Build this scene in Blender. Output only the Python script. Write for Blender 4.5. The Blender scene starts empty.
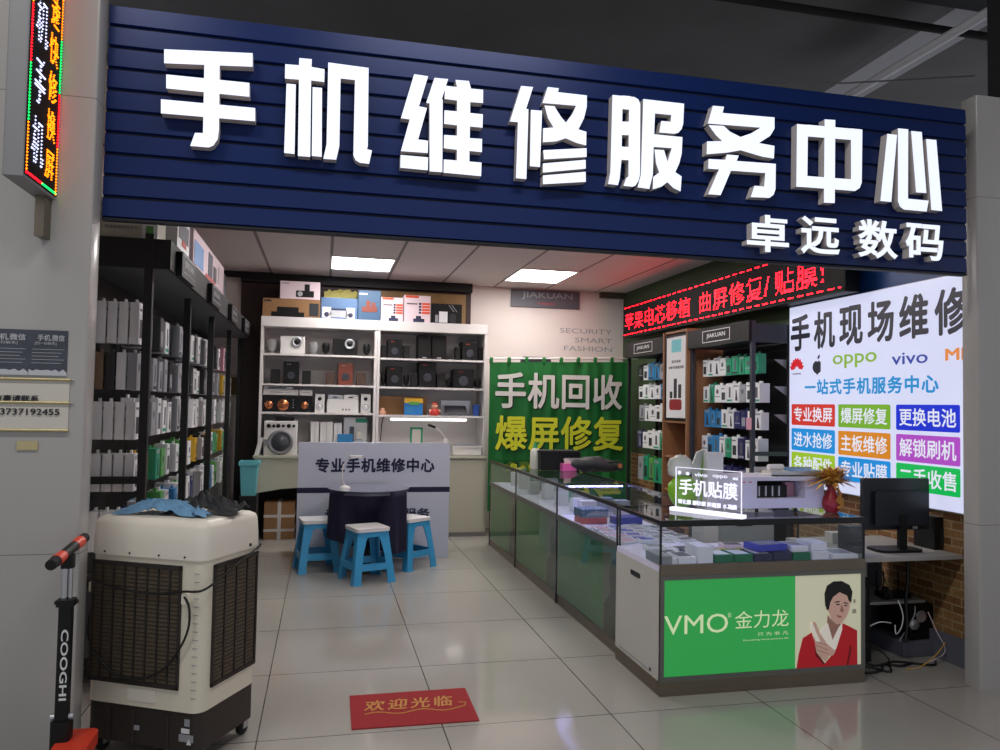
import bpy, bmesh, math, random
from mathutils import Vector, Matrix
random.seed(7)
PI = math.pi
sc = bpy.context.scene
COL = sc.collection

# ------------------------------------------------------------------ camera (solved from the vanishing points)
FPX = 766.0
dY = Vector((-176, 27, 766)).normalized()
dX = Vector((3350, 88, 766)); dX = (dX - dX.dot(dY) * dY).normalized()
UP = dX.cross(dY)
if UP.y > 0: UP = -UP
CAM = Vector((0, 0, 1.57))
def w(v): return Vector((dX.dot(v), dY.dot(v), UP.dot(v)))
def ray(x, y): return w(Vector((x - 500, y - 375, FPX)))
def PX(x, y, X): d = ray(x, y); return CAM + d * ((X - CAM.x) / d.x)
def PY(x, y, Y): d = ray(x, y); return CAM + d * ((Y - CAM.y) / d.y)
def PZ(x, y, Z): d = ray(x, y); return CAM + d * ((Z - CAM.z) / d.z)
cd = bpy.data.cameras.new('camera'); co = bpy.data.objects.new('camera', cd); COL.objects.link(co)
cd.sensor_width = 36; cd.lens = 36 * FPX / 1000; cd.clip_start = 0.05; cd.clip_end = 100
r_, u_, b_ = w(Vector((1, 0, 0))), w(Vector((0, -1, 0))), w(Vector((0, 0, -1)))
co.matrix_world = Matrix(((r_.x, u_.x, b_.x, CAM.x), (r_.y, u_.y, b_.y, CAM.y), (r_.z, u_.z, b_.z, CAM.z), (0, 0, 0, 1)))
sc.camera = co

# ------------------------------------------------------------------ materials
MATS = {}
def s2l(c):
    return tuple(((v / 255) / 12.92 if v / 255 <= .04045 else ((v / 255 + .055) / 1.055) ** 2.4) for v in c)
def mat(name, rgb, rough=.5, metal=0, emit=0, spec=.5, noise=0, nscale=8, bump=0, alpha=None, coat=0, ecol=None):
    if name in MATS: return name
    m = bpy.data.materials.new(name); m.use_nodes = True; nt = m.node_tree
    b = nt.nodes['Principled BSDF']; c = s2l(rgb)
    b.inputs['Base Color'].default_value = (*c, 1)
    b.inputs['Roughness'].default_value = rough; b.inputs['Metallic'].default_value = metal
    b.inputs['Specular IOR Level'].default_value = spec; b.inputs['Coat Weight'].default_value = coat
    if emit:
        b.inputs['Emission Color'].default_value = (*(s2l(ecol) if ecol else c), 1); b.inputs['Emission Strength'].default_value = emit
    if noise or bump:
        tc = nt.nodes.new('ShaderNodeTexCoord'); n = nt.nodes.new('ShaderNodeTexNoise')
        n.inputs['Scale'].default_value = nscale; n.inputs['Detail'].default_value = 6
        nt.links.new(tc.outputs['Object'], n.inputs['Vector'])
        if noise:
            mx = nt.nodes.new('ShaderNodeMix'); mx.data_type = 'RGBA'
            mx.inputs['A'].default_value = (*[v * (1 - noise) for v in c], 1); mx.inputs['B'].default_value = (*[min(1, v * (1 + noise)) for v in c], 1)
            nt.links.new(n.outputs['Fac'], mx.inputs['Factor']); nt.links.new(mx.outputs['Result'], b.inputs['Base Color'])
        if bump:
            bp = nt.nodes.new('ShaderNodeBump'); bp.inputs['Strength'].default_value = bump; bp.inputs['Distance'].default_value = .01
            nt.links.new(n.outputs['Fac'], bp.inputs['Height']); nt.links.new(bp.outputs['Normal'], b.inputs['Normal'])
    MATS[name] = m; return name
def glassmat(name, tint, ior=1.5, rough=.0, haze=0, hazecol=(200, 200, 200)):
    m = bpy.data.materials.new(name); m.use_nodes = True; nt = m.node_tree; nt.nodes.clear()
    o = nt.nodes.new('ShaderNodeOutputMaterial'); t = nt.nodes.new('ShaderNodeBsdfTransparent'); g = nt.nodes.new('ShaderNodeBsdfGlossy')
    f = nt.nodes.new('ShaderNodeFresnel'); mx = nt.nodes.new('ShaderNodeMixShader')
    t.inputs['Color'].default_value = (*tint, 1); g.inputs['Roughness'].default_value = rough; f.inputs['IOR'].default_value = ior
    geo = nt.nodes.new('ShaderNodeNewGeometry'); inv = nt.nodes.new('ShaderNodeMath'); inv.operation = 'SUBTRACT'; inv.inputs[0].default_value = 1; nt.links.new(geo.outputs['Backfacing'], inv.inputs[1])
    mu = nt.nodes.new('ShaderNodeMath'); mu.operation = 'MULTIPLY'; nt.links.new(f.outputs[0], mu.inputs[0]); nt.links.new(inv.outputs[0], mu.inputs[1])
    nt.links.new(mu.outputs[0], mx.inputs[0]); nt.links.new(g.outputs[0], mx.inputs[2])
    if haze:
        d = nt.nodes.new('ShaderNodeBsdfDiffuse'); d.inputs['Color'].default_value = (*s2l(hazecol), 1); m2 = nt.nodes.new('ShaderNodeMixShader')
        m2.inputs[0].default_value = haze; nt.links.new(t.outputs[0], m2.inputs[1]); nt.links.new(d.outputs[0], m2.inputs[2]); nt.links.new(m2.outputs[0], mx.inputs[1])
    else: nt.links.new(t.outputs[0], mx.inputs[1])
    nt.links.new(mx.outputs[0], o.inputs[0]); MATS[name] = m; return name
def gridmat(name, rgb, line, px, py, ox, oy, lw, rough, noise=.06, nscale=1.2, axes='XY', spec=.5, bumpn=0):
    """tiles with thin joint lines at ox + k*px, oy + k*py in object space"""
    m = bpy.data.materials.new(name); m.use_nodes = True; nt = m.node_tree; b = nt.nodes['Principled BSDF']; L = nt.links.new
    tc = nt.nodes.new('ShaderNodeTexCoord'); sp = nt.nodes.new('ShaderNodeSeparateXYZ'); L(tc.outputs['Object'], sp.inputs[0])
    def M(op, a, bb=None):
        n = nt.nodes.new('ShaderNodeMath'); n.operation = op
        for i, v in enumerate((a, bb)):
            if v is None: continue
            if isinstance(v, (int, float)): n.inputs[i].default_value = v
            else: L(v, n.inputs[i])
        return n.outputs[0]
    def line_(ax, p, o):
        if not p: return None
        t = M('FRACT', M('DIVIDE', M('SUBTRACT', sp.outputs[ax], o), p)); a = M('MINIMUM', t, M('SUBTRACT', 1.0, t))
        return M('LESS_THAN', a, lw / p / 2)
    ls = [l for l in (line_(axes[0], px, ox), line_(axes[1], py, oy)) if l]
    fac = ls[0] if len(ls) == 1 else M('MAXIMUM', ls[0], ls[1])
    n = nt.nodes.new('ShaderNodeTexNoise'); n.inputs['Scale'].default_value = nscale; n.inputs['Detail'].default_value = 8; L(tc.outputs['Object'], n.inputs['Vector'])
    c = s2l(rgb); c1 = nt.nodes.new('ShaderNodeMix'); c1.data_type = 'RGBA'
    c1.inputs['A'].default_value = (*[v * (1 - noise) for v in c], 1); c1.inputs['B'].default_value = (*[v * (1 + noise) for v in c], 1); L(n.outputs['Fac'], c1.inputs['Factor'])
    c2 = nt.nodes.new('ShaderNodeMix'); c2.data_type = 'RGBA'; L(c1.outputs['Result'], c2.inputs['A']); c2.inputs['B'].default_value = (*s2l(line), 1); L(fac, c2.inputs['Factor'])
    L(c2.outputs['Result'], b.inputs['Base Color']); b.inputs['Roughness'].default_value = rough; b.inputs['Specular IOR Level'].default_value = spec
    MATS[name] = m; return name
def brickmat(name, axes):
    m = bpy.data.materials.new(name); m.use_nodes = True; nt = m.node_tree; b = nt.nodes['Principled BSDF']; L = nt.links.new
    tc = nt.nodes.new('ShaderNodeTexCoord'); sp = nt.nodes.new('ShaderNodeSeparateXYZ'); cb = nt.nodes.new('ShaderNodeCombineXYZ')
    L(tc.outputs['Object'], sp.inputs[0]); L(sp.outputs[axes[0]], cb.inputs[0]); L(sp.outputs[axes[1]], cb.inputs[1])
    br = nt.nodes.new('ShaderNodeTexBrick'); L(cb.outputs[0], br.inputs['Vector']); br.inputs['Scale'].default_value = 1
    br.inputs['Brick Width'].default_value = .15; br.inputs['Row Height'].default_value = .052; br.inputs['Mortar Size'].default_value = .006; br.inputs['Mortar Smooth'].default_value = .3
    br.inputs['Color1'].default_value = (*s2l((176, 132, 78)), 1); br.inputs['Color2'].default_value = (*s2l((128, 78, 44)), 1); br.inputs['Mortar'].default_value = (*s2l((190, 165, 120)), 1)
    n = nt.nodes.new('ShaderNodeTexNoise'); n.inputs['Scale'].default_value = 30; n.inputs['Detail'].default_value = 5; L(cb.outputs[0], n.inputs['Vector'])
    mx = nt.nodes.new('ShaderNodeMix'); mx.data_type = 'RGBA'; mx.blend_type = 'MULTIPLY'; mx.inputs['Factor'].default_value = .6
    L(br.outputs['Color'], mx.inputs['A']); L(n.outputs['Fac'], mx.inputs['B']); L(mx.outputs['Result'], b.inputs['Base Color']); b.inputs['Roughness'].default_value = .7
    MATS[name] = m; return name
def woodmat(name, c1, c2, sc_=(1, 1, 12), rough=.5):
    m = bpy.data.materials.new(name); m.use_nodes = True; nt = m.node_tree; b = nt.nodes['Principled BSDF']; L = nt.links.new
    tc = nt.nodes.new('ShaderNodeTexCoord'); mp = nt.nodes.new('ShaderNodeMapping'); mp.inputs['Scale'].default_value = sc_
    n = nt.nodes.new('ShaderNodeTexNoise'); n.inputs['Scale'].default_value = 4; n.inputs['Detail'].default_value = 8
    L(tc.outputs['Object'], mp.inputs[0]); L(mp.outputs[0], n.inputs['Vector']); mx = nt.nodes.new('ShaderNodeMix'); mx.data_type = 'RGBA'
    mx.inputs['A'].default_value = (*s2l(c1), 1); mx.inputs['B'].default_value = (*s2l(c2), 1); L(n.outputs['Fac'], mx.inputs['Factor']); L(mx.outputs['Result'], b.inputs['Base Color'])
    b.inputs['Roughness'].default_value = rough; MATS[name] = m; return name

gridmat('floor_tile', (166, 162, 155), (70, 66, 60), .867, .88, -.263, 3.75, .006, .1, noise=.05, nscale=2.5, spec=.55)
gridmat('ceiling_tile', (212, 202, 198), (130, 122, 120), .69, 0, -.652, 0, .03, .8, noise=.04, nscale=3)
gridmat('pillar_tile', (170, 167, 164), (126, 122, 118), 0, 1.9, 0, .93, .004, .22, axes='XZ', noise=.03, nscale=1.5)
mat('mall_ceiling', (112, 110, 110), .9, noise=.25, nscale=1.5)
mat('mall_beam', (34, 34, 37), .8, noise=.2, nscale=4); mat('mall_duct', (190, 188, 192), .6); mat('pipe_white', (250, 250, 252), .4)
mat('white_wall', (222, 212, 206), .75, noise=.02); mat('green_wall', (44, 66, 34), .7)
mat('blue_wall', (28, 78, 150), .4)
brickmat('brick_side', ('Y', 'Z'))
woodmat('dark_wood', (60, 30, 26), (38, 18, 16), (8, 8, .6)); woodmat('osb', (150, 118, 70), (120, 90, 52), (3, 3, 3)); woodmat('rack_wood', (170, 122, 88), (135, 92, 64), (4, 4, .5))
mat('sign_blue', (7, 34, 90), .34, .15, noise=.1, nscale=3, coat=.12, spec=.35); mat('groove', (4, 8, 22), .6)
mat('letter_face', (150, 155, 170), .4, emit=1.0, ecol=(232, 238, 255)); mat('letter_side', (205, 198, 196), .5)
mat('black', (11, 11, 12), .5, spec=.35); mat('black_matte', (22, 22, 22), .85); mat('rack_black', (14, 14, 15), .6); mat('rack_grey', (62, 64, 72), .45, .3)
mat('rack_panel', (34, 34, 36), .7); mat('perf_under', (88, 90, 94), .6); mat('cable_black', (12, 12, 12), .5)
mat('white_paint', (222, 220, 216), .4); mat('shelf_white', (225, 220, 218), .45); mat('cream', (186, 184, 166), .45); mat('panel_white', (196, 200, 216), .35)
mat('navy', (20, 22, 60), .7); mat('ink', (22, 22, 34), .6)
mat('cloth_navy', (13, 13, 46), .75, noise=.15, nscale=30); mat('table_top', (110, 112, 132), .08, coat=.5)
mat('stool_blue', (66, 165, 220), .35); mat('stool_white', (232, 230, 232), .4)
mat('mat_red', (150, 28, 34), .9, noise=.12, nscale=60); mat('mat_gold', (196, 140, 70), .8)
mat('cooler_white', (226, 219, 200), .42, noise=.02); mat('cooler_cap', (232, 226, 212), .38); mat('cooler_dark', (46, 38, 34), .5); mat('honeycomb', (92, 80, 64), .9, noise=.45, nscale=60)
mat('louver_black', (40, 34, 31), .5); mat('red_plastic', (216, 66, 44), .4); mat('chrome', (200, 200, 205), .18, 1.0); mat('rubber', (20, 20, 20), .8)
mat('cloth_blue', (104, 148, 184), .8, noise=.45, nscale=20); mat('cloth_black', (30, 32, 36), .6)
mat('steel', (128, 118, 104), .32, .9, noise=.15, nscale=6); mat('edge_dark', (26, 28, 30), .3, .3); mat('trim_grey', (116, 116, 112), .4, .6)
mat('deck_white', (228, 224, 250), .5); mat('panel_case', (196, 194, 188), .5)
mat('green_lit', (30, 105, 52), .35, emit=.42, ecol=(60, 196, 92)); mat('poster_cream', (205, 205, 180), .4, emit=.33, ecol=(215, 212, 180))
mat('green_dull', (60, 140, 80), .35); mat('poster_grey', (120, 124, 116), .4); mat('poster_dark', (38, 38, 38), .4); mat('logo_lit', (120, 140, 110), .4, emit=.6, ecol=(225, 240, 190)); mat('logo_faint', (110, 175, 120), .4)
mat('hair', (16, 13, 16), .5, emit=.02); mat('skin', (200, 160, 145), .5, emit=.22, ecol=(205, 165, 150)); mat('skin_shade', (160, 118, 104), .5, emit=.14); mat('jacket', (178, 26, 36), .5, emit=.25, ecol=(178, 26, 36)); mat('jacket_shade', (116, 14, 24), .5, emit=.12); mat('shirt', (222, 214, 205), .5, emit=.33, ecol=(220, 212, 200))
mat('lips', (170, 90, 88), .5, emit=.15)
mat('led_white', (240, 240, 255), .4, emit=17, ecol=(176, 168, 255)); mat('tube_white', (255, 250, 250), .4, emit=4)
mat('panel_light', (255, 255, 255), .4, emit=20, ecol=(255, 251, 248))
mat('led_red', (60, 6, 8), .4, emit=22, ecol=(255, 10, 26)); mat('led_green', (10, 50, 20), .4, emit=3.5, ecol=(10, 235, 90)); mat('led_amber', (60, 30, 8), .4, emit=3.5, ecol=(255, 125, 8)); mat('led_cool', (60, 60, 70), .4, emit=2.2, ecol=(205, 210, 255)); mat('led_back', (9, 6, 7), .6, spec=.2)
mat('lightbox', (120, 124, 135), .4, emit=.8, ecol=(222, 226, 255))
def lit(n, rgb, e=.85): return mat(n, tuple(v * .35 for v in rgb), .4, emit=e, ecol=rgb)
lit('box_red', (212, 52, 40)); lit('box_green', (120, 178, 40)); lit('box_blue', (15, 45, 215)); lit('box_sky', (20, 145, 225)); lit('box_orange', (222, 138, 30)); lit('box_violet', (180, 75, 200)); lit('box_lime', (160, 200, 40)); lit('box_emerald', (10, 190, 85)); lit('txt_sky', (10, 145, 215)); lit('txt_dark', (60, 58, 72), .4); lit('txt_white', (238, 240, 255), .82); lit('txt_oppo', (140, 185, 50)); lit('txt_vivo', (50, 70, 165)); lit('txt_mi', (235, 140, 60)); lit('txt_hw', (215, 40, 50))
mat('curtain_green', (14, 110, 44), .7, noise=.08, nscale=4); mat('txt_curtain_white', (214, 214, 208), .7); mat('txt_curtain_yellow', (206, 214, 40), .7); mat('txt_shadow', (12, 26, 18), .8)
mat('bin_teal', (110, 195, 205), .4); mat('cardboard', (150, 112, 74), .8, noise=.08, nscale=10); mat('strap', (205, 200, 195), .4)
mat('speaker_wood', (120, 58, 44), .4); mat('speaker_brown', (78, 58, 48), .5); mat('silver', (190, 192, 198), .3, .6); mat('grey_mesh', (150, 150, 152), .6); mat('gold', (190, 120, 80), .25, .8); mat('grey', (130, 130, 132), .5); mat('dark_glass', (70, 72, 78), .15)
mat('pinkwhite', (226, 205, 212), .5); mat('box_blueprint', (82, 112, 152), .45); mat('box_steelblue', (62, 92, 124), .45); mat('orange_print', (225, 90, 60), .5); mat('navy_print', (38, 42, 72), .5); mat('brown_print', (128, 62, 48), .5); mat('yellow_plastic', (210, 200, 120), .25, coat=.4)
mat('p_white', (226, 226, 228), .4); mat('p_grey', (150, 152, 158), .4); mat('p_black', (30, 31, 34), .35); mat('p_green', (30, 150, 110), .4); mat('p_blue', (50, 130, 185), .4); mat('p_navy', (36, 36, 92), .4); mat('p_pink', (205, 150, 165), .4); mat('p_yellow', (215, 170, 40), .4); mat('p_print', (90, 92, 100), .5); mat('p_darkprint', (40, 42, 48), .5); mat('p_lgreen', (90, 160, 80), .4); mat('p_brown', (120, 96, 74), .4)
mat('vase_red', (150, 32, 42), .3); mat('led_red_soft', (60, 6, 8), .4, emit=6, ecol=(255, 12, 26)); mat('straw', (216, 166, 72), .6); mat('straw_dark', (182, 124, 52), .7); mat('monitor_black', (30, 34, 42), .3); mat('white_emit_text', (200, 200, 215), .4, emit=.95, ecol=(240, 240, 255))
mat('machine_white', (205, 203, 222), .4); mat('tissue_pink', (226, 96, 170), .5); mat('bottle_white', (214, 215, 200), .4); mat('cap_green', (40, 150, 90), .4); mat('desk_grey', (165, 162, 158), .45); mat('panel_slate', (98, 100, 112), .6)
mat('bag_white', (214, 218, 210), .35); mat('bag_green', (130, 190, 40), .35); mat('bluebox', (60, 70, 170), .4); mat('tealbox', (70, 105, 140), .4); mat('coralbox', (210, 80, 75), .4); mat('yellow_cloth', (222, 200, 120), .6); mat('greenbox', (22, 110, 75), .4); mat('rail_white', (225, 222, 215), .4); mat('picture', (120, 95, 60), .6)
mat('poster_slate', (66, 70, 82), .5, noise=.4, nscale=14); mat('poster_mist', (190, 192, 198), .5); mat('paper', (205, 200, 190), .6); mat('holder_gold', (190, 176, 130), .25, .3)
mat('fig_red', (200, 60, 50), .5); mat('fig_skin', (225, 170, 140), .5); mat('cup_blue', (40, 80, 160), .4); mat('screen_blue', (40, 120, 190), .4)
glassmat('glass', (.96, .98, .97)); glassmat('glass_dirty', (.96, .98, .97), haze=.05, hazecol=(150, 165, 150)); glassmat('glass_front', (.88, .92, .89), haze=.12, hazecol=(130, 138, 118)); glassmat('acrylic', (.97, .97, 1), haze=.03)
glassmat('glass_top', (.86, .9, .92), ior=1.6)

# ------------------------------------------------------------------ mesh builder
class MB:
    def __init__(s): s.v = []; s.f = []; s.m = []; s.sm = []; s.ms = []; s.T = Matrix.Identity(4)
    def mi(s, m):
        if m not in s.ms: s.ms.append(m)
        return s.ms.index(m)
    def add(s, vs, fs, m, smooth=False):
        n = len(s.v); s.v += [s.T @ Vector(p) for p in vs]; k = s.mi(m)
        for f in fs: s.f.append([n + i for i in f]); s.m.append(k); s.sm.append(smooth)
        return s
    def box(s, x0, x1, y0, y1, z0, z1, m):
        return s.add([(x0, y0, z0), (x1, y0, z0), (x1, y1, z0), (x0, y1, z0), (x0, y0, z1), (x1, y0, z1), (x1, y1, z1), (x0, y1, z1)],
                     [(3, 2, 1, 0), (4, 5, 6, 7), (0, 1, 5, 4), (1, 2, 6, 5), (2, 3, 7, 6), (3, 0, 4, 7)], m)
    def rbox(s, x0, x1, y0, y1, z0, z1, r, m, seg=3, axis='z', smooth=True):
        """box with rounded vertical (axis) edges"""
        def ring():
            A = {'z': (x0, x1, y0, y1), 'y': (x0, x1, z0, z1), 'x': (y0, y1, z0, z1)}[axis]; P = []
            for cx, cy, a0 in ((A[1] - r, A[3] - r, 0), (A[0] + r, A[3] - r, 90), (A[0] + r, A[2] + r, 180), (A[1] - r, A[2] + r, 270)):
                for i in range(seg + 1): a = math.radians(a0 + 90 * i / seg); P.append((cx + r * math.cos(a), cy + r * math.sin(a)))
            return P
        P = ring(); n = len(P); lo, hi = {'z': (z0, z1), 'y': (y0, y1), 'x': (x0, x1)}[axis]
        def q(p, h): return {'z': (p[0], p[1], h), 'y': (p[0], h, p[1]), 'x': (h, p[0], p[1])}[axis]
        vs = [q(p, lo) for p in P] + [q(p, hi) for p in P]
        s.add(vs, [list(range(n))[::-1], list(range(n, 2 * n))], m)
        return s.add(vs, [(i, (i + 1) % n, n + (i + 1) % n, n + i) for i in range(n)], m, smooth)
    def prism(s, poly, plane, a, b, m, mside=None):
        """poly 2-D; plane 'y' -> (x,z) extruded in y a..b ; 'x' -> (y,z) ; 'z' -> (x,y). face a gets m, sides mside"""
        def q(p, h): return {'y': (p[0], h, p[1]), 'x': (h, p[0], p[1]), 'z': (p[0], p[1], h)}[plane]
        n = len(poly); vs = [q(p, a) for p in poly] + [q(p, b) for p in poly]
        s.add(vs, [list(range(n))], m); s.add(vs, [list(range(n, 2 * n))[::-1], *[(i, i + n, (i + 1) % n + n, (i + 1) % n) for i in range(n)]], mside or m); return s
    def cyl(s, p0, p1, r0, m, r1=None, n=12, caps=True):
        p0 = Vector(p0); p1 = Vector(p1); r1 = r0 if r1 is None else r1; d = (p1 - p0).normalized()
        a = d.orthogonal().normalized(); b = d.cross(a); vs = []
        for p, r in ((p0, r0), (p1, r1)):
            for i in range(n): t = 2 * PI * i / n; vs.append(p + r * (a * math.cos(t) + b * math.sin(t)))
        s.add(vs, [(i, (i + 1) % n, n + (i + 1) % n, n + i) for i in range(n)], m, True)
        if caps: s.add(vs, [list(range(n))[::-1], list(range(n, 2 * n))], m)
        return s
    def tube(s, pts, r, m, n=6):
        pts = [Vector(p) for p in pts]; vs = []; a = None
        for i, p in enumerate(pts):
            d = (pts[min(i + 1, len(pts) - 1)] - pts[max(i - 1, 0)]).normalized()
            a = d.orthogonal().normalized() if a is None else (a - a.dot(d) * d).normalized(); b = d.cross(a)
            for k in range(n): t = 2 * PI * k / n; vs.append(p + r * (a * math.cos(t) + b * math.sin(t)))
        fs = [(i * n + k, i * n + (k + 1) % n, (i + 1) * n + (k + 1) % n, (i + 1) * n + k) for i in range(len(pts) - 1) for k in range(n)]
        s.add(vs, fs, m, True); return s.add(vs, [list(range(n))[::-1], [len(vs) - n + k for k in range(n)]], m)
    def lathe(s, prof, c, m, n=20, ax='z', sx=1, sy=1):
        vs = []
        for r, h in prof:
            for k in range(n):
                t = 2 * PI * k / n; u, v_ = r * math.cos(t) * sx, r * math.sin(t) * sy
                vs.append({'z': (c[0] + u, c[1] + v_, c[2] + h), 'y': (c[0] + u, c[1] + h, c[2] + v_), 'x': (c[0] + h, c[1] + u, c[2] + v_)}[ax])
        fs = [(i * n + k, i * n + (k + 1) % n, (i + 1) * n + (k + 1) % n, (i + 1) * n + k) for i in range(len(prof) - 1) for k in range(n)]
        s.add(vs, fs, m, True); return s.add(vs, [list(range(n))[::-1], [len(vs) - n + k for k in range(n)]], m)
    def ball(s, c, rx, ry, rz, m, n=14, h=8):
        prof = [(math.sin(PI * i / h), -math.cos(PI * i / h)) for i in range(h + 1)]; vs = []
        for r, z in prof:
            for k in range(n): t = 2 * PI * k / n; vs.append((c[0] + rx * r * math.cos(t), c[1] + ry * r * math.sin(t), c[2] + rz * z))
        return s.add(vs, [(i * n + k, i * n + (k + 1) % n, (i + 1) * n + (k + 1) % n, (i + 1) * n + k) for i in range(h) for k in range(n)], m, True)
    def mesh(s, name):
        me = bpy.data.meshes.new(name); me.from_pydata([tuple(v) for v in s.v], [], s.f)
        for m in s.ms: me.materials.append(MATS[m])
        me.polygons.foreach_set('material_index', s.m); me.polygons.foreach_set('use_smooth', s.sm)
        bm = bmesh.new(); bm.from_mesh(me); bmesh.ops.recalc_face_normals(bm, faces=bm.faces); bm.to_mesh(me); bm.free(); me.update(); return me

def tag(o, label=None, cat=None, group=None, kind=None):
    if label: o['label'] = label
    if cat: o['category'] = cat
    if group: o['group'] = group
    if kind: o['kind'] = kind
    return o
def link(name, me, parent=None, loc=None, rotz=0):
    o = bpy.data.objects.new(name, me); COL.objects.link(o)
    if parent: o.parent = parent
    if loc is not None: o.location = loc
    if rotz: o.rotation_euler = (0, 0, rotz)
    return o
def part(name, mb, parent, bevel=0, label=None):
    o = link(name, mb.mesh(name), parent)
    if bevel:
        b = o.modifiers.new('bevel', 'BEVEL'); b.width = bevel; b.segments = 2; b.limit_method = 'ANGLE'; b.angle_limit = math.radians(50)
    if label: o['label'] = label
    return o
def thing(name, label, cat, loc=(0, 0, 0), rotz=0, group=None):
    o = bpy.data.objects.new(name, None); COL.objects.link(o); o.location = loc; o.rotation_euler = (0, 0, rotz); o.empty_display_size = .1
    return tag(o, label, cat, group)
def solo(name, mb, label, cat, loc=(0, 0, 0), rotz=0, group=None, bevel=0):
    o = part(name, mb, None, bevel); o.location = loc; o.rotation_euler = (0, 0, rotz); return tag(o, label, cat, group)
def struct(name, mb, bevel=0): return tag(part(name, mb, None, bevel), kind='structure')
def B(x0, x1, y0, y1, z0, z1, m): return MB().box(x0, x1, y0, y1, z0, z1, m)
def copy_tree(o, loc=None, rotz=None, label=None, group=None):
    r = o.copy(); COL.objects.link(r)
    for ch in list(o.children):
        c = ch.copy(); COL.objects.link(c); c.parent = r
        for g in list(ch.children): d = g.copy(); COL.objects.link(d); d.parent = c
    if loc is not None: r.location = loc
    if rotz is not None: r.rotation_euler = (0, 0, rotz)
    if label: r['label'] = label
    if group: r['group'] = group
    return r

# ------------------------------------------------------------------ writing
_tc = {}
def glyphs(s, bold=0, spacing=1.0, depth=0):
    k = (s, bold, spacing, depth)
    if k in _tc: return _tc[k]
    c = bpy.data.curves.new('t', 'FONT'); c.body = s; c.size = 1; c.offset = bold; c.extrude = depth; c.space_character = spacing; c.resolution_u = 3
    o = bpy.data.objects.new('t', c); COL.objects.link(o); dg = bpy.context.evaluated_depsgraph_get()
    me = bpy.data.meshes.new_from_object(o.evaluated_get(dg)); vs = [tuple(v.co) for v in me.vertices]; fs = [tuple(p.vertices) for p in me.polygons]
    bpy.data.objects.remove(o); bpy.data.curves.remove(c); bpy.data.meshes.remove(me)
    _tc[k] = (vs, fs); return vs, fs
def fit(mb, s, plane, h, u0, u1, z0, z1, m, bold=0, spacing=1.0, depth=0, shear=0, fullbox=False, off=0):
    """writing fitted into the rectangle u0..u1 (left to right as read) x z0..z1 on a plane. 'y': u=x ; 'x': u=y ; 'z': u=x, z=y"""
    vs, fs = glyphs(s, off, spacing, 0)
    if bold > 0:   # heavier weight: overlaid copies shifted round a small circle
        n0 = len(vs); V = []; F = []; NK = n0
        for k in range(6):
            t = PI / 6 + k * PI / 3; V += [(x + bold * math.cos(t), y + bold * math.sin(t), 0) for x, y, z in vs]; F += [tuple(i + k * n0 for i in f) for f in fs]
        vs, fs = V, F
    xa, xb = min(v[0] for v in vs), max(v[0] for v in vs); ya, yb = min(v[1] for v in vs), max(v[1] for v in vs)
    if fullbox: ya, yb = -.12, .88
    out = []; cnt = -1; n1 = len(vs) // 6 if bold > 0 else len(vs) + 1; h0 = h; sg = 1 if plane == 'z' else -1
    for x, y, z in vs:
        cnt += 1; h = h0 + sg * .00025 * (cnt // n1)
        t = (y - ya) / (yb - ya); u = u0 + (u1 - u0) * ((x - xa) / (xb - xa)) + shear * (t - .5); q = z0 + (z1 - z0) * t
        out.append({'y': (u, h, q), 'x': (h, u, q), 'z': (u, q, h)}[plane])
    if depth:
        n = len(out); i = {'y': 1, 'x': 0, 'z': 2}[plane]; ed = {}
        for f in fs:
            for a, b in zip(f, f[1:] + f[:1]): ed[(a, b)] = 1
        bd = [e for e in ed if (e[1], e[0]) not in ed]
        back = [tuple(p[j] + (depth[0] if j == i else 0) for j in range(3)) for p in out]
        mb.add(out + back, fs, m); mb.add(out + back, [(a, b, b + n, a + n) for a, b in bd], depth[1])
    else: mb.add(out, fs, m)
    return mb
def raster(s, pitch_h, bold=.03, spacing=1.0):
    """dot-matrix cells of a writing: list of (col,row) with pitch_h cells per em"""
    vs, fs = glyphs(s, 0, spacing); out = set(); p = 1.0 / pitch_h
    for f in fs:
        P = [vs[i] for i in f]
        for k in range(1, len(P) - 1):
            a, b, c = P[0], P[k], P[k + 1]
            x0, x1 = min(a[0], b[0], c[0]), max(a[0], b[0], c[0]); y0, y1 = min(a[1], b[1], c[1]), max(a[1], b[1], c[1])
            for i in range(int(x0 / p) - 1, int(x1 / p) + 2):
                for j in range(int(y0 / p) - 2, int(y1 / p) + 2):
                    x, y = (i + .5) * p, (j + .5) * p
                    d1 = (x - b[0]) * (a[1] - b[1]) - (a[0] - b[0]) * (y - b[1]); d2 = (x - c[0]) * (b[1] - c[1]) - (b[0] - c[0]) * (y - c[1]); d3 = (x - a[0]) * (c[1] - a[1]) - (c[0] - a[0]) * (y - a[1])
                    if not ((d1 < 0 or d2 < 0 or d3 < 0) and (d1 > 0 or d2 > 0 or d3 > 0)): out.add((i, j))
    return out

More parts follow.
